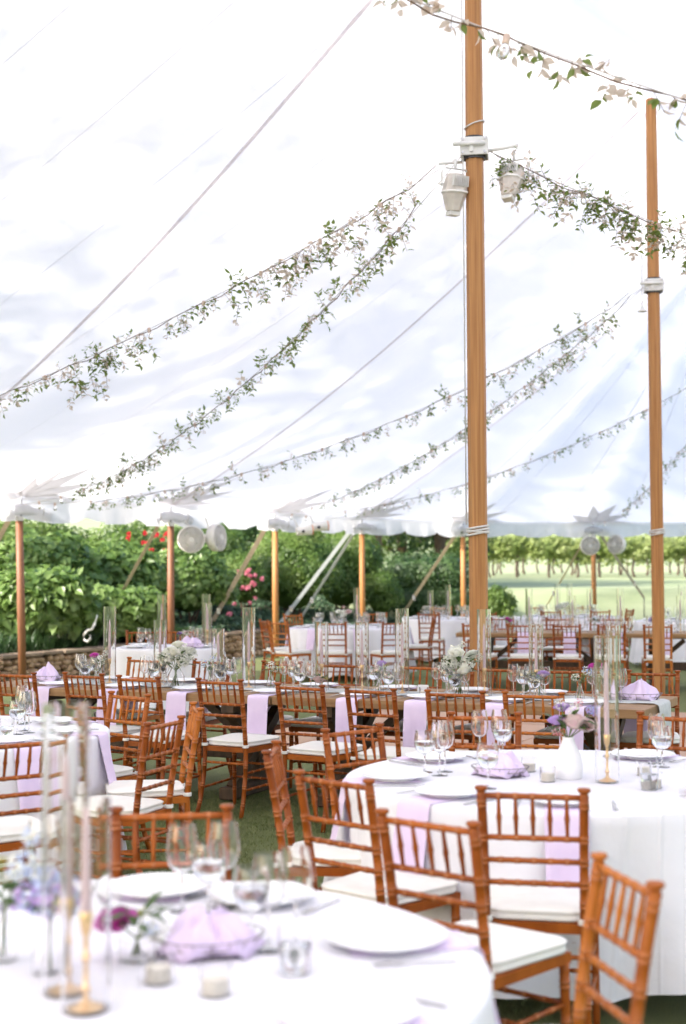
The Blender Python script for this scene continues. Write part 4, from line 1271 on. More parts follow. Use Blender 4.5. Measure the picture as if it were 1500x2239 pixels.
FG2 = far_g2.mesh('far_goblet', M['glass'])
TZ = .761
def wine(x, y, label, group, kind='wine', z=TZ):
    src = {'wine': WG, 'goblet': GG, 'tumbler': TG}[kind]
    t = thing({'wine': 'wine_glass', 'goblet': 'water_goblet', 'tumbler': 'water_tumbler'}[kind], label, 'glass', (x, y, z), 0, group)
    for nm, me in src.items(): obj(nm, me, t)
    return t
PLATE = MB().lathe([(.0006, .006), (.085, .006), (.095, .009), (.138, .018), (.1405, .0195), (.1395, .0215), (.095, .0125), (.084, .0095), (.0006, .0095)], 40).lathe([(.06, 0), (.085, 0), (.088, .006), (.055, .006)], 32).mesh('dinner_plate', M['plate'])
def fork_mesh():
    mb = MB(); mb.bar((0, -.095, .003), (0, .03, .004), .008, .0025)
    mb.bar((0, .03, .004), (0, .055, .006), .018, .0025)
    for k in (-1.5, -.5, .5, 1.5): mb.bar((k * .005, .055, .006), (k * .005, .095, .004), .0028, .002)
    return mb.mesh('fork', M['steel'])
def knife_mesh():
    mb = MB(); mb.bar((0, -.11, .003), (0, 0, .003), .010, .005); mb.bar((.002, 0, .003), (.002, .10, .003), .017, .0018); mb.bar((0, .10, .003), (-.003, .118, .003), .009, .0016)
    return mb.mesh('knife', M['steel'])
FORK, KNIFE = fork_mesh(), knife_mesh()
def napkin_mesh(edge, drop, off, seed, w=.16):
    """lies under the plate toward -y, then hangs over the table edge at y=-edge"""
    r = random.Random(seed); mb = MB()
    prof = [(.10, .003), (0, .003), (-edge + .03, .004), (-edge - .004, .002), (-edge - .014, -.010), (-edge - .018, -.03)]
    for k in range(1, 9): prof.append((-edge - .018 - off * k / 8, -.03 - (drop - .03) * k / 8))
    ph = r.uniform(0, 6)
    rows_t, rows_b = [], []
    for i in range(7):
        f = i / 6 - .5
        rt_, rb_ = [], []
        for k, (y, z) in enumerate(prof):
            hang = max(0, k - 5) / 8
            x = f * w * (1 - .10 * hang * math.sin(ph + 2))
            wav = .020 * hang * math.sin(f * 11 + ph)
            y2 = y - abs(wav) - .002
            rt_.append((x, y2, z + .001 * math.sin(f * 6 + k + ph)))
            nrm_y, nrm_z = (0, -.0025) if k < 3 else (.004, 0)
            rb_.append((x, y2 + nrm_y, z + nrm_z))
        rows_t.append(rt_); rows_b.append(rb_)
    mb.grid(rows_t).grid(rows_b[::-1])
    mb.grid([rows_t[0], rows_b[0]], 0, False).grid([rows_t[-1], rows_b[-1]], 0, False)
    mb.grid([[r_[-1] for r_ in rows_t], [r_[-1] for r_ in rows_b]], 0, False)
    return mb.mesh('napkin', M['napkin'])
NAP_R = [napkin_mesh(.195, .30, .045, k) for k in range(3)]
NAP_S = [napkin_mesh(.20, .30, .004, k + 5) for k in range(3)]
rset = random.Random(50)
def setting(x, y, ang, where, group, naps, glasses=('wine', 'goblet', 'wine'), far=False, cut=True, goff=None):
    """ang: heading (degrees) from the plate toward the table centre, as a rotation of +y"""
    a = R_(ang); c_, s_ = math.cos(a), math.sin(a)
    L = lambda dx, dy: (x + dx * c_ - dy * s_, y + dx * s_ + dy * c_)
    if naps is not None:
        o = obj('napkin', rset.choice(naps), None, (x, y, TZ), a); tag(o, f'lavender napkin at {where}', 'napkin', group + ', napkins')
    o = obj('dinner_plate', PLATE, None, (x, y, TZ + .005), rset.uniform(0, 6)); tag(o, f'white dinner plate at {where}', 'plate', group + ', plates')
    if cut:
        q = L(-.175, -.02); o = obj('fork', FORK, None, (*q, TZ + .002), a + rset.uniform(-.06, .06)); tag(o, f'steel fork at {where}', 'fork', group + ', cutlery')
        q = L(.175, -.02); o = obj('knife', KNIFE, None, (*q, TZ + .002), a + rset.uniform(-.06, .06)); tag(o, f'steel knife at {where}', 'knife', group + ', cutlery')
    off = goff or [(.06, .22), (.14, .17), (.20, .235)]
    adj = {'wine': ['tall clear wine glass', 'second clear wine glass', 'third clear wine glass'], 'goblet': ['clear water goblet'], 'tumbler': ['short tumbler of water']}
    nw = 0
    for kd, (dx, dy) in zip(glasses, off):
        q = L(dx + rset.uniform(-.012, .012), dy + rset.uniform(-.012, .012))
        if kd == 'wine': lb = adj['wine'][nw]; nw += 1
        else: lb = adj[kd][0]
        if far:
            o = obj('wine_glass' if kd == 'wine' else 'water_goblet', FG if kd == 'wine' else FG2, None, (*q, TZ), 0)
            tag(o, f'{lb} at {where}', 'glass', group + ', glasses')
        else: wine(*q, f'{lb} at {where}', group + ', glasses', kd)
near_names = ['far left', 'second left', 'third from left', 'fourth from left', 'fifth from left', 'sixth from left', 'seventh from left', 'rightmost']
for nm, u in zip(near_names, [4.55, 3.95, 3.36, 2.70, 2.02, 1.52, .97, .46]):
    x, y = A_(u, .20); setting(x, y, TA, f'the {nm} near place on the long table', 'long table places', NAP_S)
for nm, u in zip(near_names, [4.45, 3.80, 3.15, 2.62, 1.98, 1.42, .86, .30]):
    x, y = A_(u, .82); setting(x, y, 180 + TA, f'the {nm} far place on the long table', 'long table far places', NAP_S, goff=[(.06, .20), (.14, .15), (.19, .21)])
def rplace(T, ang, R=RT):   # ang: direction from the table centre to the place, degrees
    a = R_(ang); return (T[0] + (R - .20) * math.cos(a), T[1] + (R - .20) * math.sin(a), ang + 90)
def rset_at(T, x, y, where, group, **kw):
    a = math.degrees(math.atan2(y - T[1], x - T[0])); X, Y, h = rplace(T, a)
    setting(X, Y, h, where, group, kw.pop('naps', NAP_R), **kw)
rset_at(T1, -.50, 3.95, 'the back of the front table', 'front table places', glasses=('wine', 'goblet', 'wine'), goff=[(-.12, .18), (-.19, .21), (-.205, .13)])
rset_at(T1, .16, 3.35, 'the right side of the front table', 'front table places', glasses=('wine', 'goblet', 'wine'), goff=[(.02, .27), (.09, .30), (.07, .20)])
rset_at(T1, .06, 2.75, 'the right front of the front table', 'front table places', glasses=('tumbler',), goff=[(.22, .28)])
rset_at(T1, -.18, 3.84, 'the right back of the front table', 'front table places', glasses=(), naps=None)
rset_at(T1, -1.1, 3.85, 'the left back of the front table', 'front table places', glasses=('wine',), goff=[(-.19, .13)])
rset_at(T2, .22, 5.92, 'the left side of the right table', 'right table places', glasses=('wine', 'goblet', 'wine'), goff=[(-.10, .22), (-.20, .16), (-.20, .26)])
rset_at(T2, .36, 5.45, 'the left front of the right table', 'right table places', glasses=('goblet',), goff=[(-.02, .24)])
rset_at(T2, .80, 5.12, 'the front of the right table', 'right table places', glasses=())
rset_at(T2, 1.45, 6.62, 'the right back of the right table', 'right table places', glasses=('wine', 'goblet'), goff=[(-.14, .12), (-.20, .20)])
rset_at(T2, .38, 6.55, 'the left back of the right table', 'right table places', glasses=('wine', 'wine', 'goblet'), goff=[(-.20, .10), (-.28, .14), (-.24, .20)])
rset_at(T2, 1.55, 5.45, 'the right front of the right table', 'right table places', glasses=('tumbler',), goff=[(-.1, .25)])
rset_at(T3, -1.6, 8.2, 'the right back of the left table', 'left table places', glasses=('wine', 'goblet'), goff=[(.10, .20), (.16, .14)])
rset_at(T3, -1.4, 7.65, 'the right side of the left table', 'left table places', glasses=('wine', 'goblet', 'wine'), goff=[(.02, .22), (-.06, .25), (.10, .26)])
rset_at(T3, -1.55, 7.05, 'the right front of the left table', 'left table places', glasses=('wine', 'goblet', 'tumbler'), goff=[(-.10, .2), (.02, .22), (.12, .2)])
for k, a in enumerate((-150, -90, -30, 30, 90, 150)):
    X, Y, h = T4[0] + .43 * math.cos(R_(a)), T4[1] + .43 * math.sin(R_(a)), a + 90
    if k in (0, 2, 3, 5): setting(X, Y, h, f'the {["left front", "front", "right front", "right back", "back", "left back"][k]} of the small table by the wall', 'small table places', None, ('wine', 'goblet'), True, False, [(.12, .10), (.19, .14)])
DN = ['front', 'right front', 'right', 'right back', 'back', 'left back', 'left', 'left front']
for T, nm in ((T5, 'the back round table'), (T6, 'the far table by the evergreen'), (T7, 'the far table below the vineyard'), (T8, 'the far table at right')):
    for k in range(8):
        X, Y, h = rplace(T, -90 + 45 * k + 8)
        vis = k in (0, 1, 7, 2, 6)
        setting(X, Y, h, f'the {DN[k]} of {nm}', 'places on ' + nm, NAP_R if vis and T is T5 else None, ('wine', 'goblet', 'wine'), True, False)
bn = ['leftmost', 'second', 'third', 'fourth', 'fifth']
for k in range(5):
    x, y = B_(2.85 - k * .62, .2); setting(x, y, TB, f'the {bn[k]} near place on the back long table', 'back long table places', NAP_S, ('wine', 'goblet', 'wine'), True, False)
    x, y = B_(2.85 - k * .62, .8); setting(x, y, 180 + TB, f'the {bn[k]} far place on the back long table', 'back long table far places', NAP_S if k else None, ('wine', 'goblet', 'wine'), True, False)

# hurricane cylinders with tapers on gold holders
def cyl_mesh(h, r=.049):
    return shell([(r - .004, 0), (r, .004), (r, h * .5), (r, h)], .0032, 32).mesh('glass_cylinder', M['glass'])
CYL = {h: cyl_mesh(h) for h in (.60, .50, .44, .42)}
HOLD = MB().lathe([(.0006, 0), (.036, 0), (.037, .003), (.022, .008), (.008, .016), (.006, .03), (.010, .04), (.005, .05), (.0045, .09), (.010, .102), (.0055, .112), (.005, .14), (.011, .155), (.013, .172), (.0145, .190), (.013, .192), (.0006, .186)], 20).mesh('candle_holder', M['gold'])
def taper_mesh(h): return MB().lathe([(.0105, .0), (.0110, .01), (.0098, h * .6), (.0080, h * .9), (.0042, h), (.0006, h + .004)], 14).mesh('taper', M['candle'])
TAP = {h: taper_mesh(h) for h in (.30, .25, .21)}
WICK = MB().tube([(0, 0, 0), (.001, 0, .012)], .0012, 5).mesh('wick', M['card'])
def hurricane(x, y, h, where, group, taper=True):
    o = obj('glass_cylinder', CYL[h], None, (x, y, TZ), 0); tag(o, f'clear glass cylinder vase {where}', 'vase', group + ', cylinders')
    t = thing('taper_candle', f'mauve taper on gold holder in the cylinder {where}', 'candle', (x, y, TZ + .0042), 0, group + ', tapers')
    obj('holder', HOLD, t)
    th = {.60: .30, .50: .25, .44: .21, .42: .21}[h]
    c = obj('taper', TAP[th], t, (0, 0, .186)); obj('wick', WICK, c, (0, 0, th))
for nm, u, h in (('leftmost on the long table', 4.29, .60), ('second from left on the long table', 3.83, .50), ('beside the white bouquet at its right', 3.32, .44), ('tallest left of centre on the long table', 3.06, .60),
               ('centre left on the long table', 2.46, .50), ('centre on the long table', 2.14, .50), ('tall at centre right of the long table', 1.83, .60), ('tall before the near centre pole', 1.22, .60),
               ('right of the near centre pole', .85, .50), ('at the right end of the long table', .32, .50)):
    x, y = A_(u, .52); hurricane(x, y, h, nm, 'long table')
hurricane(-.585, 2.98, .60, 'tallest on the front table', 'front table')
hurricane(-.520, 2.86, .42, 'shorter on the front table', 'front table')
hurricane(1.08, 5.83, .60, 'in the middle of the right table', 'right table')
for nm, x, y, h in (('left on the small table by the wall', -2.10, 16.3, .60), ('middle on the small table by the wall', -1.60, 16.45, .60), ('right on the small table by the wall', -1.56, 16.2, .50),
                    ('on the back round table', .20, 21.4, .60), ('left on the table by the evergreen', 1.55, 25.2, .50), ('right on the table by the evergreen', 1.85, 25.0, .60),
                    ('first on the back long table', *B_(2.2, .5), .60), ('second on the back long table', *B_(1.6, .5), .50), ('third on the back long table', *B_(.95, .5), .60), ('fourth on the back long table', *B_(.15, .5), .50),
                    ('left below the vineyard', 3.85, 25.4, .60), ('middle below the vineyard', 4.1, 25.6, .60), ('right below the vineyard', 4.45, 25.5, .50), ('at the far right table', 5.6, 23.4, .60)):
    hurricane(x, y, h, nm, 'far tables')
VOT = shell([(.030, 0), (.033, .003), (.033, .06)], .0022, 20).mesh('votive_glass', M['glass'])
VW = MB().lathe([(.0006, .004), (.028, .004), (.028, .034), (.0006, .034)], 16).mesh('votive_wax', M['wax'])
for k, (x, y, lb) in enumerate(((.80, 6.15, 'left back of the ceramic vase'), (.84, 5.86, 'left front of the ceramic vase'), (1.27, 6.02, 'behind the tall cylinder on the right table'), (1.24, 5.68, 'right front of the tall cylinder on the right table'),
                                (-.40, 3.05, 'beside the low flowers on the front table'), (-.27, 2.96, 'in front of the lavender basket on the front table'), (*A_(2.75, .40), 'left of centre on the long table'), (*A_(1.62, .40), 'right of centre on the long table'))):
    t = thing('votive_candle', f'small glass votive candle {lb}', 'candle', (x, y, TZ), 0, 'votive candles')
    obj('glass', VOT, t); obj('wax', VW, t)
for x, y, rz, lb in ((.93, 5.17, -5, 'small white card standing at the front of the right table'), (*A_(1.75, .72), TA, 'small white card at the centre of the long table')):
    t = thing('place_card', lb, 'card', (x, y, TZ), R_(rz)); MB().add([(-.04, -.02, 0), (.04, -.02, 0), (.04, 0, .05), (-.04, 0, .05), (-.04, .02, 0), (.04, .02, 0)], [(0, 1, 2, 3), (3, 2, 5, 4)]).ob('card', M['card'], t)

# bread baskets lined with lavender cloth
def basket(x, y, rz, label, s=1.0):
    t = thing('bread_basket', label, 'basket', (x, y, TZ), R_(rz), 'lavender lined baskets'); t.scale = (s, s, s)
    rows2 = []
    r = random.Random(int(abs(x) * 100))
    fold = [(r.uniform(0, PI), r.uniform(-.10, .10), r.uniform(.008, .018), r.uniform(.006, .013)) for _ in range(12)]
    lump = [(r.uniform(-.07, .07), r.uniform(-.06, .06), r.uniform(.03, .05), r.uniform(.004, .022)) for _ in range(7)]
    def hgt(px, py):
        q = (px / .155) ** 2 + (py / .125) ** 2
        h = .040 + .045 * max(0, 1 - q * .85)
        for an, of, wd_, am in fold:
            dd = px * math.cos(an) + py * math.sin(an) - of
            h += am * math.exp(-(dd / wd_) ** 2) * (.6 + .4 * math.sin(30 * (px * math.sin(an) - py * math.cos(an)) + an * 7))
        an_ = math.atan2(py, px); rn = min(1.0, math.sqrt(q))
        h += .060 * rn * (1.15 - rn) * (math.sin(4 * an_ + x * 7) + .7 * math.sin(7 * an_ + y * 3) + .5 * math.sin(11 * an_ + 1.7))
        for lx, ly, ls, la in lump: h += la * math.exp(-((px - lx) ** 2 + (py - ly) ** 2) / ls ** 2)
        return h
    n = 64
    for j in range(13):
        f_ = max(.01, j / 12); row = []
        for k in range(n):
            a = 2 * PI * k / n
            wob = 1 + (.10 * math.sin(3 * a + x * 9) + .07 * math.sin(7 * a + y * 5)) * f_
            px, py = .158 * f_ * wob * math.cos(a), .126 * f_ * wob * math.sin(a)
            row.append((px, py, hgt(px, py) - .030 * max(0, f_ - .85) / .15 * (1 + .6 * math.sin(5 * a))))
        rows2.append(row)
    rows2.append([(p_[0] * .8, p_[1] * .8, .012) for p_ in rows2[-1]]); rows2.append([(p_[0] * .05, p_[1] * .05, .010) for p_ in rows2[-2]])
    MB().grid(rows2, 0, True, True).ob('lavender_cloth', M['napkin'], t)
    wm = MB()
    for rr, z in ((.105, .004), (.128, .03), (.150, .058)):
        wm.tube([(rr * 1.15 * math.cos(a), rr * .9 * math.sin(a), z) for a in np.linspace(0, 2 * PI, 33)], .0022, 5, caps=False)
    for k in range(18):
        a = 2 * PI * k / 18
        wm.tube([(.105 * 1.15 * math.cos(a), .105 * .9 * math.sin(a), .004), (.15 * 1.15 * math.cos(a), .15 * .9 * math.sin(a), .058)], .0018, 4)
    wm.ob('wire_frame', M['wire'], t)
basket(-.31, 3.28, 20, 'wire basket with lavender cloth on the blurred front table', .74)
basket(.66, 6.02, -20, 'wire basket with lavender cloth behind glasses on the right table', .72)
q = A_(4.88, .5); basket(q[0], q[1], TA, 'wire basket with lavender cloth at the left end of the long table', .86)
q = A_(.17, .62); basket(q[0], q[1], TA + 12, 'wire basket with lavender cloth at the right end of the long table', .86)
basket(-1.72, 16.0, 0, 'wire basket with lavender cloth on the small table by the wall', .9)

# ------------------------------------------------------------------ flowers
def add_leaf(mb, base, d, nrm, L, Wd, mat=0):
    d = Vector(d).normalized(); s_ = d.cross(Vector(nrm))
    if s_.length < 1e-4: s_ = d.cross(Vector((1, 0, 0.1)))
    s_.normalize(); nn = s_.cross(d)
    b = Vector(base); P_ = [b]
    for f, w in ((.28, .42), (.58, .46)):
        for sg in (-1, 1): P_.append(b + d * L * f + s_ * sg * w * Wd + nn * (Wd * .18))
        P_.append(b + d * L * f)
    P_.append(b + d * L - nn * L * .10)
    mb.add(P_, [(0, 1, 3), (0, 3, 2), (1, 4, 6, 3), (3, 6, 5, 2), (4, 7, 6), (6, 7, 5)], mat, True)
def rose_mesh(mat, r, seed):
    rg = random.Random(seed); mb = MB()
    for k, (rr, h, np_) in enumerate(((.18, .95, 3), (.38, .98, 4), (.60, .92, 5), (.82, .80, 5), (1.0, .62, 6))):
        for j in range(np_):
            a0 = 2 * PI * j / np_ + k * .7 + rg.uniform(-.15, .15); wd = 2 * PI / np_ * .72
            rows2 = []
            for q in (0, .35, .7, 1.0):
                rad = r * rr * (.35 + .65 * q ** .6) + r * .10 * q ** 3 * k
                z = r * (-.55 + (h + .45) * q) - r * .12 * (q ** 4) * k * .5
                rows2.append([(rad * math.cos(a0 + wd * w), rad * math.sin(a0 + wd * w), z - r * .22 * abs(w) ** 2 * q) for w in (-1, -.5, 0, .5, 1)])
            mb.grid(rows2)
    return mb.mesh('rose', mat)
def puff_mesh(mats, r, n, seed, ps=.35):
    rng = np.random.default_rng(seed); d = rng.normal(size=(n, 3)); d /= np.linalg.norm(d, axis=1, keepdims=True)
    d[:, 2] = np.maximum(d[:, 2], -.6)
    return leaf_mesh('bloom', d * r * (.72 + .2 * rng.random((n, 1))), d + rng.normal(size=(n, 3)) * .35, r * ps, .9, mats, rng, .15)
FL = {'wrose': rose_mesh(M['p_white'], .040, 1), 'brose': rose_mesh(M['p_blush'], .042, 2), 'lrose': rose_mesh(M['p_lilac'], .03, 3), 'mag': rose_mesh(M['p_magenta'], .030, 4),
      'whyd': puff_mesh([M['p_white']], .062, 170, 5), 'lhyd': puff_mesh([M['p_lilac'], M['p_blue']], .05, 150, 6), 'bhyd': puff_mesh([M['p_blue'], M['p_white']], .035, 90, 7), 'yel': puff_mesh([M['p_yellow']], .018, 40, 8), 'wsm': puff_mesh([M['p_white']], .028, 60, 9), 'psm': puff_mesh([M['p_blush'], M['p_pink']], .026, 60, 10)}
FN = {'wrose': 'rose', 'brose': 'rose', 'lrose': 'rose', 'mag': 'rose', 'whyd': 'hydrangea', 'lhyd': 'hydrangea', 'bhyd': 'hydrangea', 'yel': 'blossom', 'wsm': 'blossom', 'psm': 'blossom'}
def vase_mesh(kind):
    if kind == 'round': o = [(.035, 0), (.052, .004), (.068, .04), (.066, .08), (.042, .125), (.036, .14), (.046, .155)]
    elif kind == 'bud': o = [(.022, 0), (.030, .004), (.031, .035), (.018, .07), (.011, .10), (.013, .13)]
    else: o = [(.035, 0), (.042, .004), (.044, .05)]
    return shell(o, .0022, 24).mesh(kind + '_vase', M['glass'])
VA = {k: vase_mesh(k) for k in ('round', 'bud', 'low')}
CER = MB().lathe([(.0006, 0), (.052, 0), (.058, .006), (.060, .05), (.050, .10), (.030, .145), (.024, .165), (.026, .172), (.020, .172), (.018, .14), (.0006, .12)], 32).mesh('ceramic_vase', M['ceramic'])
def bouquet(x, y, kind, label, blooms_, hz, nleaf, seed, leafL=.07, group='flower arrangements', stems=True):
    rg = random.Random(seed)
    t = thing('flower_arrangement', label, 'flowers', (x, y, TZ), rg.uniform(0, 6), group)
    t.rotation_euler = (0, 0, 0)
    obj('vase', CER if kind == 'ceramic' else VA[kind], t)
    neck = {'round': .13, 'bud': .11, 'low': .05, 'ceramic': .165}[kind]
    if stems:
        sm = MB()
        for (f, dx, dy, dz, sc) in blooms_:
            bx_ = rg.uniform(-.02, .02) if kind == 'round' else rg.uniform(-.008, .008)
            sm.tube([(bx_ - dx * .12, rg.uniform(-.015, .015), .012), (dx * .06, dy * .06, neck), (dx, dy, dz)], .0026, 5)
        sm.ob('stems', M['stem'], t)
    for (f, dx, dy, dz, sc) in blooms_:
        tilt = (max(-.9, min(.9, -dy * 7)), max(-.9, min(.9, dx * 7)), rg.uniform(0, 6))
        obj(FN[f], FL[f], t, (dx, dy, dz), tilt, sc)
    for k in range(nleaf):
        mb = MB(); a = rg.uniform(0, 2 * PI); e = rg.uniform(-.2, .9)
        rad = rg.uniform(.2, .75) * hz
        base = (rad * math.cos(a) * .8, rad * math.sin(a) * .8, neck + .02 + rg.uniform(0, .8) * hz)
        add_leaf(mb, base, (math.cos(a), math.sin(a), e), (0, 0, 1), leafL * rg.uniform(.7, 1.25), leafL * .42)
        mb.ob('leaf', M['fleaf'], t)
    return t
q = A_(3.63, .42)
bouquet(*q, 'round', 'large white bouquet in a round glass vase on the long table left', [('whyd', -.05, -.02, .24, 1), ('whyd', .06, -.04, .21, .95), ('wrose', -.01, -.07, .27, 1.1), ('wrose', .10, .02, .26, 1.0), ('wrose', -.10, .0, .20, 1.0), ('whyd', .03, .05, .29, .9), ('wsm', .14, -.03, .23, 1.1), ('wsm', -.13, -.03, .25, 1), ('wrose', .02, -.03, .32, .9), ('wsm', .05, -.08, .17, 1)], .15, 26, 1, .085)
q = A_(1.38, .45)
bouquet(*q, 'round', 'large white bouquet in a round glass vase before the centre pole', [('whyd', -.06, -.02, .24, 1), ('whyd', .05, -.05, .22, .95), ('wrose', -.02, -.06, .30, 1.05), ('whyd', -.02, .05, .30, .95), ('wrose', .09, .02, .28, 1), ('wsm', .14, -.02, .27, 1.2), ('wsm', -.12, -.03, .20, 1.1), ('wrose', .03, -.08, .18, .9), ('wsm', .02, -.02, .36, 1)], .15, 28, 2, .085)
for u, v, lb, bl, sd in ((4.33, .45, 'bud vase with white and magenta flowers beside the leftmost cylinder', [('mag', -.045, 0, .22, .9), ('wsm', .02, -.01, .20, 1.1), ('wsm', .04, .01, .24, 1), ('wsm', .015, 0, .17, .9)], 3),
                       (3.32, .40, 'bud vase with pale bluebells right of the left bouquet', [('bhyd', -.04, 0, .19, .9), ('bhyd', .02, 0, .22, .8), ('yel', .04, 0, .25, 1)], 4),
                       (2.93, .62, 'bud vase of white sweet peas at a far place left of centre', [('wsm', 0, 0, .17, 1.2), ('wsm', .03, 0, .14, 1), ('yel', .05, 0, .18, .8)], 5),
                       (2.42, .42, 'low cup holding one blush rose at the table centre', [('brose', -.015, 0, .085, .9), ('yel', .035, 0, .10, 1)], 6),
                       (2.04, .60, 'bud vase with lilac and blush blooms at the centre', [('lrose', .015, 0, .20, 1), ('psm', -.025, -.01, .17, .9), ('yel', .055, 0, .19, .9)], 7),
                       (.80, .42, 'bud vase with a lilac bloom right of the centre pole', [('lrose', .03, 0, .17, 1.1), ('bhyd', .0, .01, .15, .7), ('yel', -.04, 0, .17, .9)], 8),
                       (.55, .52, 'bud vases of white and blue flowers near the long table right end', [('wsm', -.03, 0, .15, 1.1), ('bhyd', .05, 0, .19, 1), ('mag', .085, .03, .22, .8), ('bhyd', .10, -.02, .17, .9), ('yel', .02, 0, .17, .8)], 9)):
    q = A_(u, v); bouquet(*q, 'low' if 'low cup' in lb else 'bud', lb, bl, .06, 9, sd, .05)
bouquet(.94, 5.95, 'ceramic', 'blush rose and lilac posy in a white ceramic vase', [('brose', .02, -.04, .235, 1.05), ('lrose', -.05, -.03, .24, 1.0), ('psm', -.045, -.02, .205, 1.2), ('wsm', .03, .0, .285, 1.2), ('brose', .075, .01, .215, .8), ('lrose', -.02, .03, .29, .9), ('wsm', -.03, 0, .31, 1), ('psm', .05, .02, .31, .9), ('lhyd', .10, .02, .28, .5)], .10, 22, 10, .07)
bouquet(-.655, 3.12, 'bud', 'blurred lilac and blue hydrangea in a bud vase at front left', [('lhyd', .03, -.01, .17, 1.15), ('lhyd', -.03, .01, .16, .9), ('bhyd', -.05, 0, .235, 1.1), ('bhyd', .0, 0, .21, 1), ('yel', .04, -.04, .16, 1.5), ('bhyd', -.04, .02, .29, .7)], .06, 8, 11, .06)
bouquet(-.77, 3.22, 'bud', 'blurred green and white sprigs at the lower left edge', [('wsm', .02, 0, .18, 1), ('yel', -.01, 0, .22, 1)], .07, 12, 12, .08)
bouquet(-.47, 3.22, 'low', 'low cup of magenta flower and thistle on the front table', [('mag', -.045, 0, .085, 1.15), ('bhyd', .03, -.02, .075, .6), ('wsm', .05, .01, .06, 1.1), ('yel', .01, .03, .10, .8)], .055, 16, 13, .06)
q = B_(2.5, .45); bouquet(*q, 'bud', 'small magenta posy on the back long table left', [('mag', 0, 0, .18, 1), ('mag', .04, 0, .15, .9), ('wsm', -.04, 0, .2, 1)], .06, 8, 14, .06)
q = B_(1.3, .45); bouquet(*q, 'bud', 'blue and white posy on the back long table centre', [('bhyd', 0, 0, .18, 1), ('wsm', .05, 0, .19, 1), ('wsm', -.05, 0, .17, 1)], .07, 12, 15, .07)
q = B_(.5, .45); bouquet(*q, 'bud', 'blush posy on the back long table right', [('brose', 0, 0, .19, 1), ('psm', .05, 0, .2, 1), ('lhyd', -.05, 0, .17, .7)], .07, 14, 16, .08)
bouquet(0, 21.2, 'round', 'white and blush centrepiece on the back round table', [('whyd', 0, 0, .22, 1), ('brose', .07, 0, .24, 1), ('wrose', -.07, 0, .24, 1), ('psm', 0, 0, .32, 1)], .1, 10, 17, .07)
bouquet(3.9, 25.1, 'round', 'white centrepiece on the far table below the vineyard', [('whyd', 0, 0, .22, 1), ('wrose', .07, 0, .24, 1), ('whyd', -.07, 0, .2, .8)], .1, 10, 18, .07)
bouquet(-1.85, 16.3, 'bud', 'small white posy on the small table by the wall', [('wsm', 0, 0, .17, 1), ('wsm', .04, 0, .15, 1), ('lrose', -.04, 0, .15, .8)], .07, 10, 19, .07)

# ------------------------------------------------------------------ garlands and string lights
def sprig_mesh(seed, pale, n, L, lf, big=False):
    rg = random.Random(seed); mb = MB()
    pts = [Vector((0, 0, 0))]; d = Vector((rg.uniform(-.5, .5), rg.uniform(-.5, .5), -1)).normalized()
    for k in range(4):
        d = (d + Vector((rg.uniform(-.3, .3), rg.uniform(-.3, .3), rg.uniform(-.3, .1)))).normalized(); pts.append(pts[-1] + d * L / 4)
    mb.tube(pts, [.0022, .002, .0018, .0014, .001], 4, 1)
    for k in range(n):
        f = (k + .6) / n * 4; i = min(int(f), 3); p = pts[i].lerp(pts[i + 1], f - i)
        a = k * 2.4 + rg.uniform(-.4, .4)
        dr = Vector((math.cos(a), math.sin(a), rg.uniform(-.9, .15)))
        add_leaf(mb, p, dr, (rg.uniform(-.5, .5), rg.uniform(-.5, .5), 1), lf * rg.uniform(.75, 1.25), lf * rg.uniform(.42, .58), 0 if rg.random() > pale else 2)
    return mb.mesh('leaf_sprig', [M['gleaf'], M['twig'], M['gpale']])
SPR = {'g': [sprig_mesh(k, .10, 8, .16, .066) for k in range(5)], 'm': [sprig_mesh(20 + k, .50, 8, .19, .066) for k in range(5)], 'p': [sprig_mesh(40 + k, .88, 7, .17, .064) for k in range(4)]}
BULB = MB().lathe([(.010, -.03), (.020, -.05), (.026, -.072), (.020, -.095), (.006, -.104), (.0006, -.105)], 14).mesh('bulb', M['glass'])
SOCK = MB().lathe([(.0006, .012), (.014, .010), (.0165, 0), (.0165, -.03), (.014, -.034), (.0006, -.034)], 12).mesh('socket', M['socket'])
BRZ = 5.08
def chain(a, b, sag, n=48):
    a, b = Vector(a), Vector(b); out_ = []
    for k in range(n + 1):
        t = k / n; p = a.lerp(b, t); p.z -= 4 * sag * t * (1 - t); out_.append(p)
    return out_
def at_t(pts, t):
    f = max(0, min(1, t)) * (len(pts) - 1); i = min(int(f), len(pts) - 2); return pts[i].lerp(pts[i + 1], f - i), (pts[i + 1] - pts[i]).normalized()
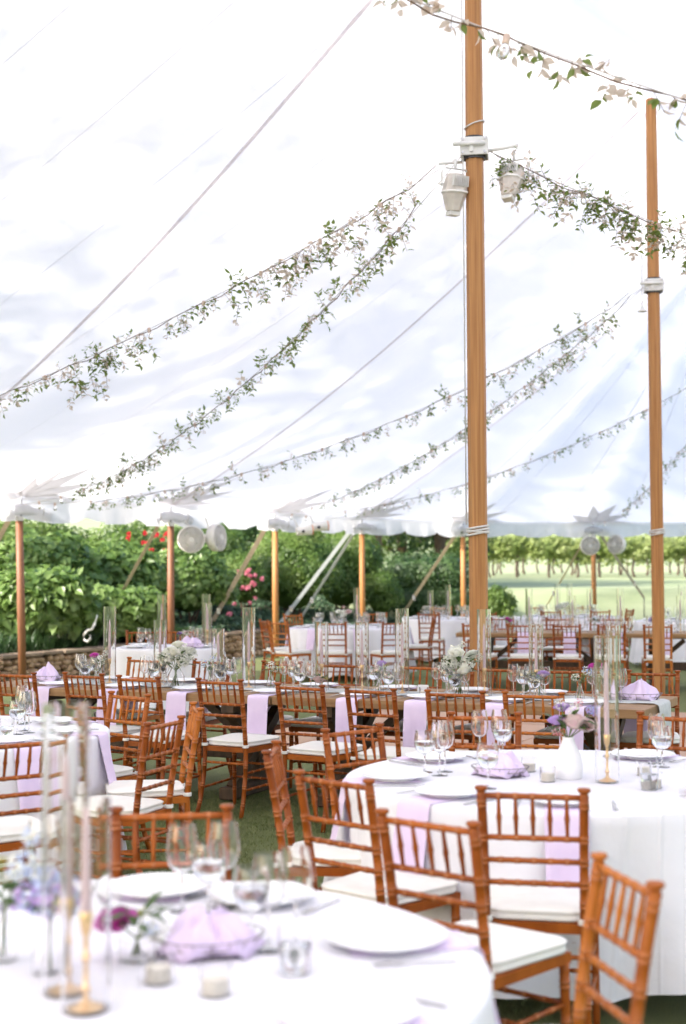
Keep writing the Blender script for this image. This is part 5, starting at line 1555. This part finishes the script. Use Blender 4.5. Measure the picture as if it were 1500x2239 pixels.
def garland(a, b, sag, t0, t1, label, slabel, dens, mix, seed, bulbs=9, clumps=(), single=None, bt=(.05, .97)):
    rg = random.Random(seed)
    pts = chain(a, b, sag); o0 = pts[len(pts) // 2].copy()
    s_ = thing('string_light', slabel, 'string light', o0, 0, 'string lights across the tent')
    MB().tube([p - o0 for p in pts], .0034, 5).ob('cord', M['cord'], s_)
    for k in range(bulbs):
        p, d = at_t(pts, bt[0] + (bt[1] - bt[0]) * (k + .5) / bulbs)
        sk = obj('socket', SOCK, s_, p - o0, (rg.uniform(-.25, .25), rg.uniform(-.25, .25), 0)); obj('bulb', BULB, sk)
    g_ = thing('leaf_garland', label, 'garland', o0, 0, 'leafy garlands across the tent')
    L = sum((pts[k + 1] - pts[k]).length for k in range(len(pts) - 1))
    vs_ = []
    nn = int(L * (t1 - t0) / .10)
    for k in range(nn + 1):
        t = t0 + (t1 - t0) * k / nn; p, d = at_t(pts, t)
        vs_.append(p - o0 + Vector((.012 * math.sin(k * 1.7 + seed), .012 * math.cos(k * 1.3), -.010 + .012 * math.sin(k * .9))))
    p, d = at_t(pts, t0); vs_.insert(0, p - o0 - d * .28 + Vector((0, 0, .05))); 
    MB().tube(vs_, .0042, 5).ob('vine_stem', M['twig'], g_)
    if single:
        me_g = []
        for k in range(3):
            mb = MB(); add_leaf(mb, (0, 0, 0), (.15 * k, .1, -1), (1, .3 * k, .2), .062, .036, 0); me_g.append(mb.mesh('leaf', [M['gleaf']]))
        me_p = []
        for k in range(3):
            mb = MB(); add_leaf(mb, (0, 0, 0), (.15 * k, -.1, -1), (1, .3 * k, .2), .060, .036, 0); me_p.append(mb.mesh('leaf', [M['gpale']]))
        nc = single
        for k in range(nc):
            t = t0 + (t1 - t0) * (k + rg.uniform(.1, .9)) / nc; p, d = at_t(pts, t)
            tw = Vector((rg.uniform(-.06, .06), rg.uniform(-.06, .06), rg.uniform(-.12, .07)))
            MB().tube([p - o0, p - o0 + tw], [.002, .0012], 4).ob('twig', M['twig'], g_)
            for j in range(rg.randint(3, 6)):
                f = rg.uniform(.35, 1.05)
                obj('leaf', rg.choice(me_p if rg.random() < mix[1] else me_g), g_, p - o0 + tw * f, (rg.uniform(-1.3, 1.3), rg.uniform(-1.3, 1.3), rg.uniform(0, 6.28)), rg.uniform(.7, 1.15))
        return
    n = int(L * (t1 - t0) * dens * 1.35)
    def put(p, ext=1.0):
        ch = rg.random(); ch = 'g' if ch < mix[0] else ('m' if ch < mix[0] + mix[1] else 'p')
        obj('leaf_sprig', rg.choice(SPR[ch]), g_, p - o0, (rg.uniform(-.55, .55) + (PI if rg.random() < .16 else 0), rg.uniform(-.55, .55), rg.uniform(0, 6.28)), rg.uniform(.62, 1.05) * ext)
    k = 0
    while k < n:
        t = t0 + (t1 - t0) * (k + rg.random()) / n; p, d = at_t(pts, t)
        cl = 1 + int(3.0 * max(0, math.sin(t * 41 + seed)) ** 2 * rg.random() + .3)
        for j in range(cl): put(p + Vector((rg.uniform(-.04, .04), rg.uniform(-.04, .04), rg.uniform(-.03, .01))))
        k += cl * .75
    for (tc, w, hang, num) in clumps:
        for j in range(num):
            p, d = at_t(pts, tc + rg.gauss(0, w)); put(p + Vector((rg.gauss(0, .04), rg.gauss(0, .04), -rg.random() * hang + .02)))
    return g_
b1 = (CENTRE[1][0] - .10, CENTRE[1][1], BRZ); b1r = (CENTRE[1][0] + .10, CENTRE[1][1], BRZ + .04); b2 = (CENTRE[2][0] - .10, CENTRE[2][1], BRZ); b3 = (*CENTRE[3], BRZ); b0 = (*CENTRE[0], BRZ)
def E_(i): return (SIDE[i][0], SIDE[i][1], 2.60)
garland(b1, E_(6), .40, .055, .62, 'leafy garland swooping from the centre pole to the left edge', 'string light cord carrying the top left garland', 9, (.34, .46), 1, 14,
        clumps=((.10, .03, .22, 16), (.17, .035, .30, 26), (.21, .02, .2, 10), (.40, .02, .30, 12), (.43, .015, .34, 12), (.37, .015, .2, 7)))
garland(b1, E_(8), .64, .085, .80, 'leafy garland descending steeply to the leftmost side pole', 'string light cord ending at the leftmost side pole', 8, (.66, .28), 2, 12, clumps=((.12, .03, .12, 12), (.24, .03, .10, 8), (.62, .03, .12, 14)))
garland(b2, E_(8), .66, .05, .86, 'long garland from the right centre pole to the left side pole', 'string light cord crossing from right centre pole to left side pole', 6, (.62, .3), 3, 14, clumps=((.10, .03, .1, 6), (.26, .03, .12, 8)))
garland(b2, E_(10), .46, .05, .82, 'garland from the right centre pole to the pole with lamps', 'string light cord ending at the pole with lamps', 7, (.55, .36), 4, 12, clumps=((.36, .025, .18, 16), (.14, .03, .14, 10), (.20, .03, .15, 8)))
garland(b3, E_(10), .57, .12, .80, 'thin distant garland sloping behind both centre poles', 'distant string light cord sloping behind both centre poles', 5, (.6, .32), 5, 10)
garland(b3, E_(13), .48, .20, .72, 'short distant garland at right above the far fans', 'distant string light cord at right above the fans', 5, (.4, .4), 6, 6)
garland(b1r, E_(22), .60, .01, .36, 'thick pale garland running right from the centre pole', 'string light cord running right from the near centre pole', 14, (.42, .40), 7, 14,
        clumps=((.02, .012, .25, 18), (.07, .02, .22, 18), (.10, .02, .2, 16), (.13, .02, .2, 20), (.16, .02, .2, 18), (.19, .02, .2, 14)))
garland(b0, (*PL(-3.0, -9), 2.6), .84, .16, .52, 'close-up pale garland crossing the top right corner', 'string light cord crossing the top right corner', 9, (.2, .72), 8, 9, single=78, bt=(.2, .95))
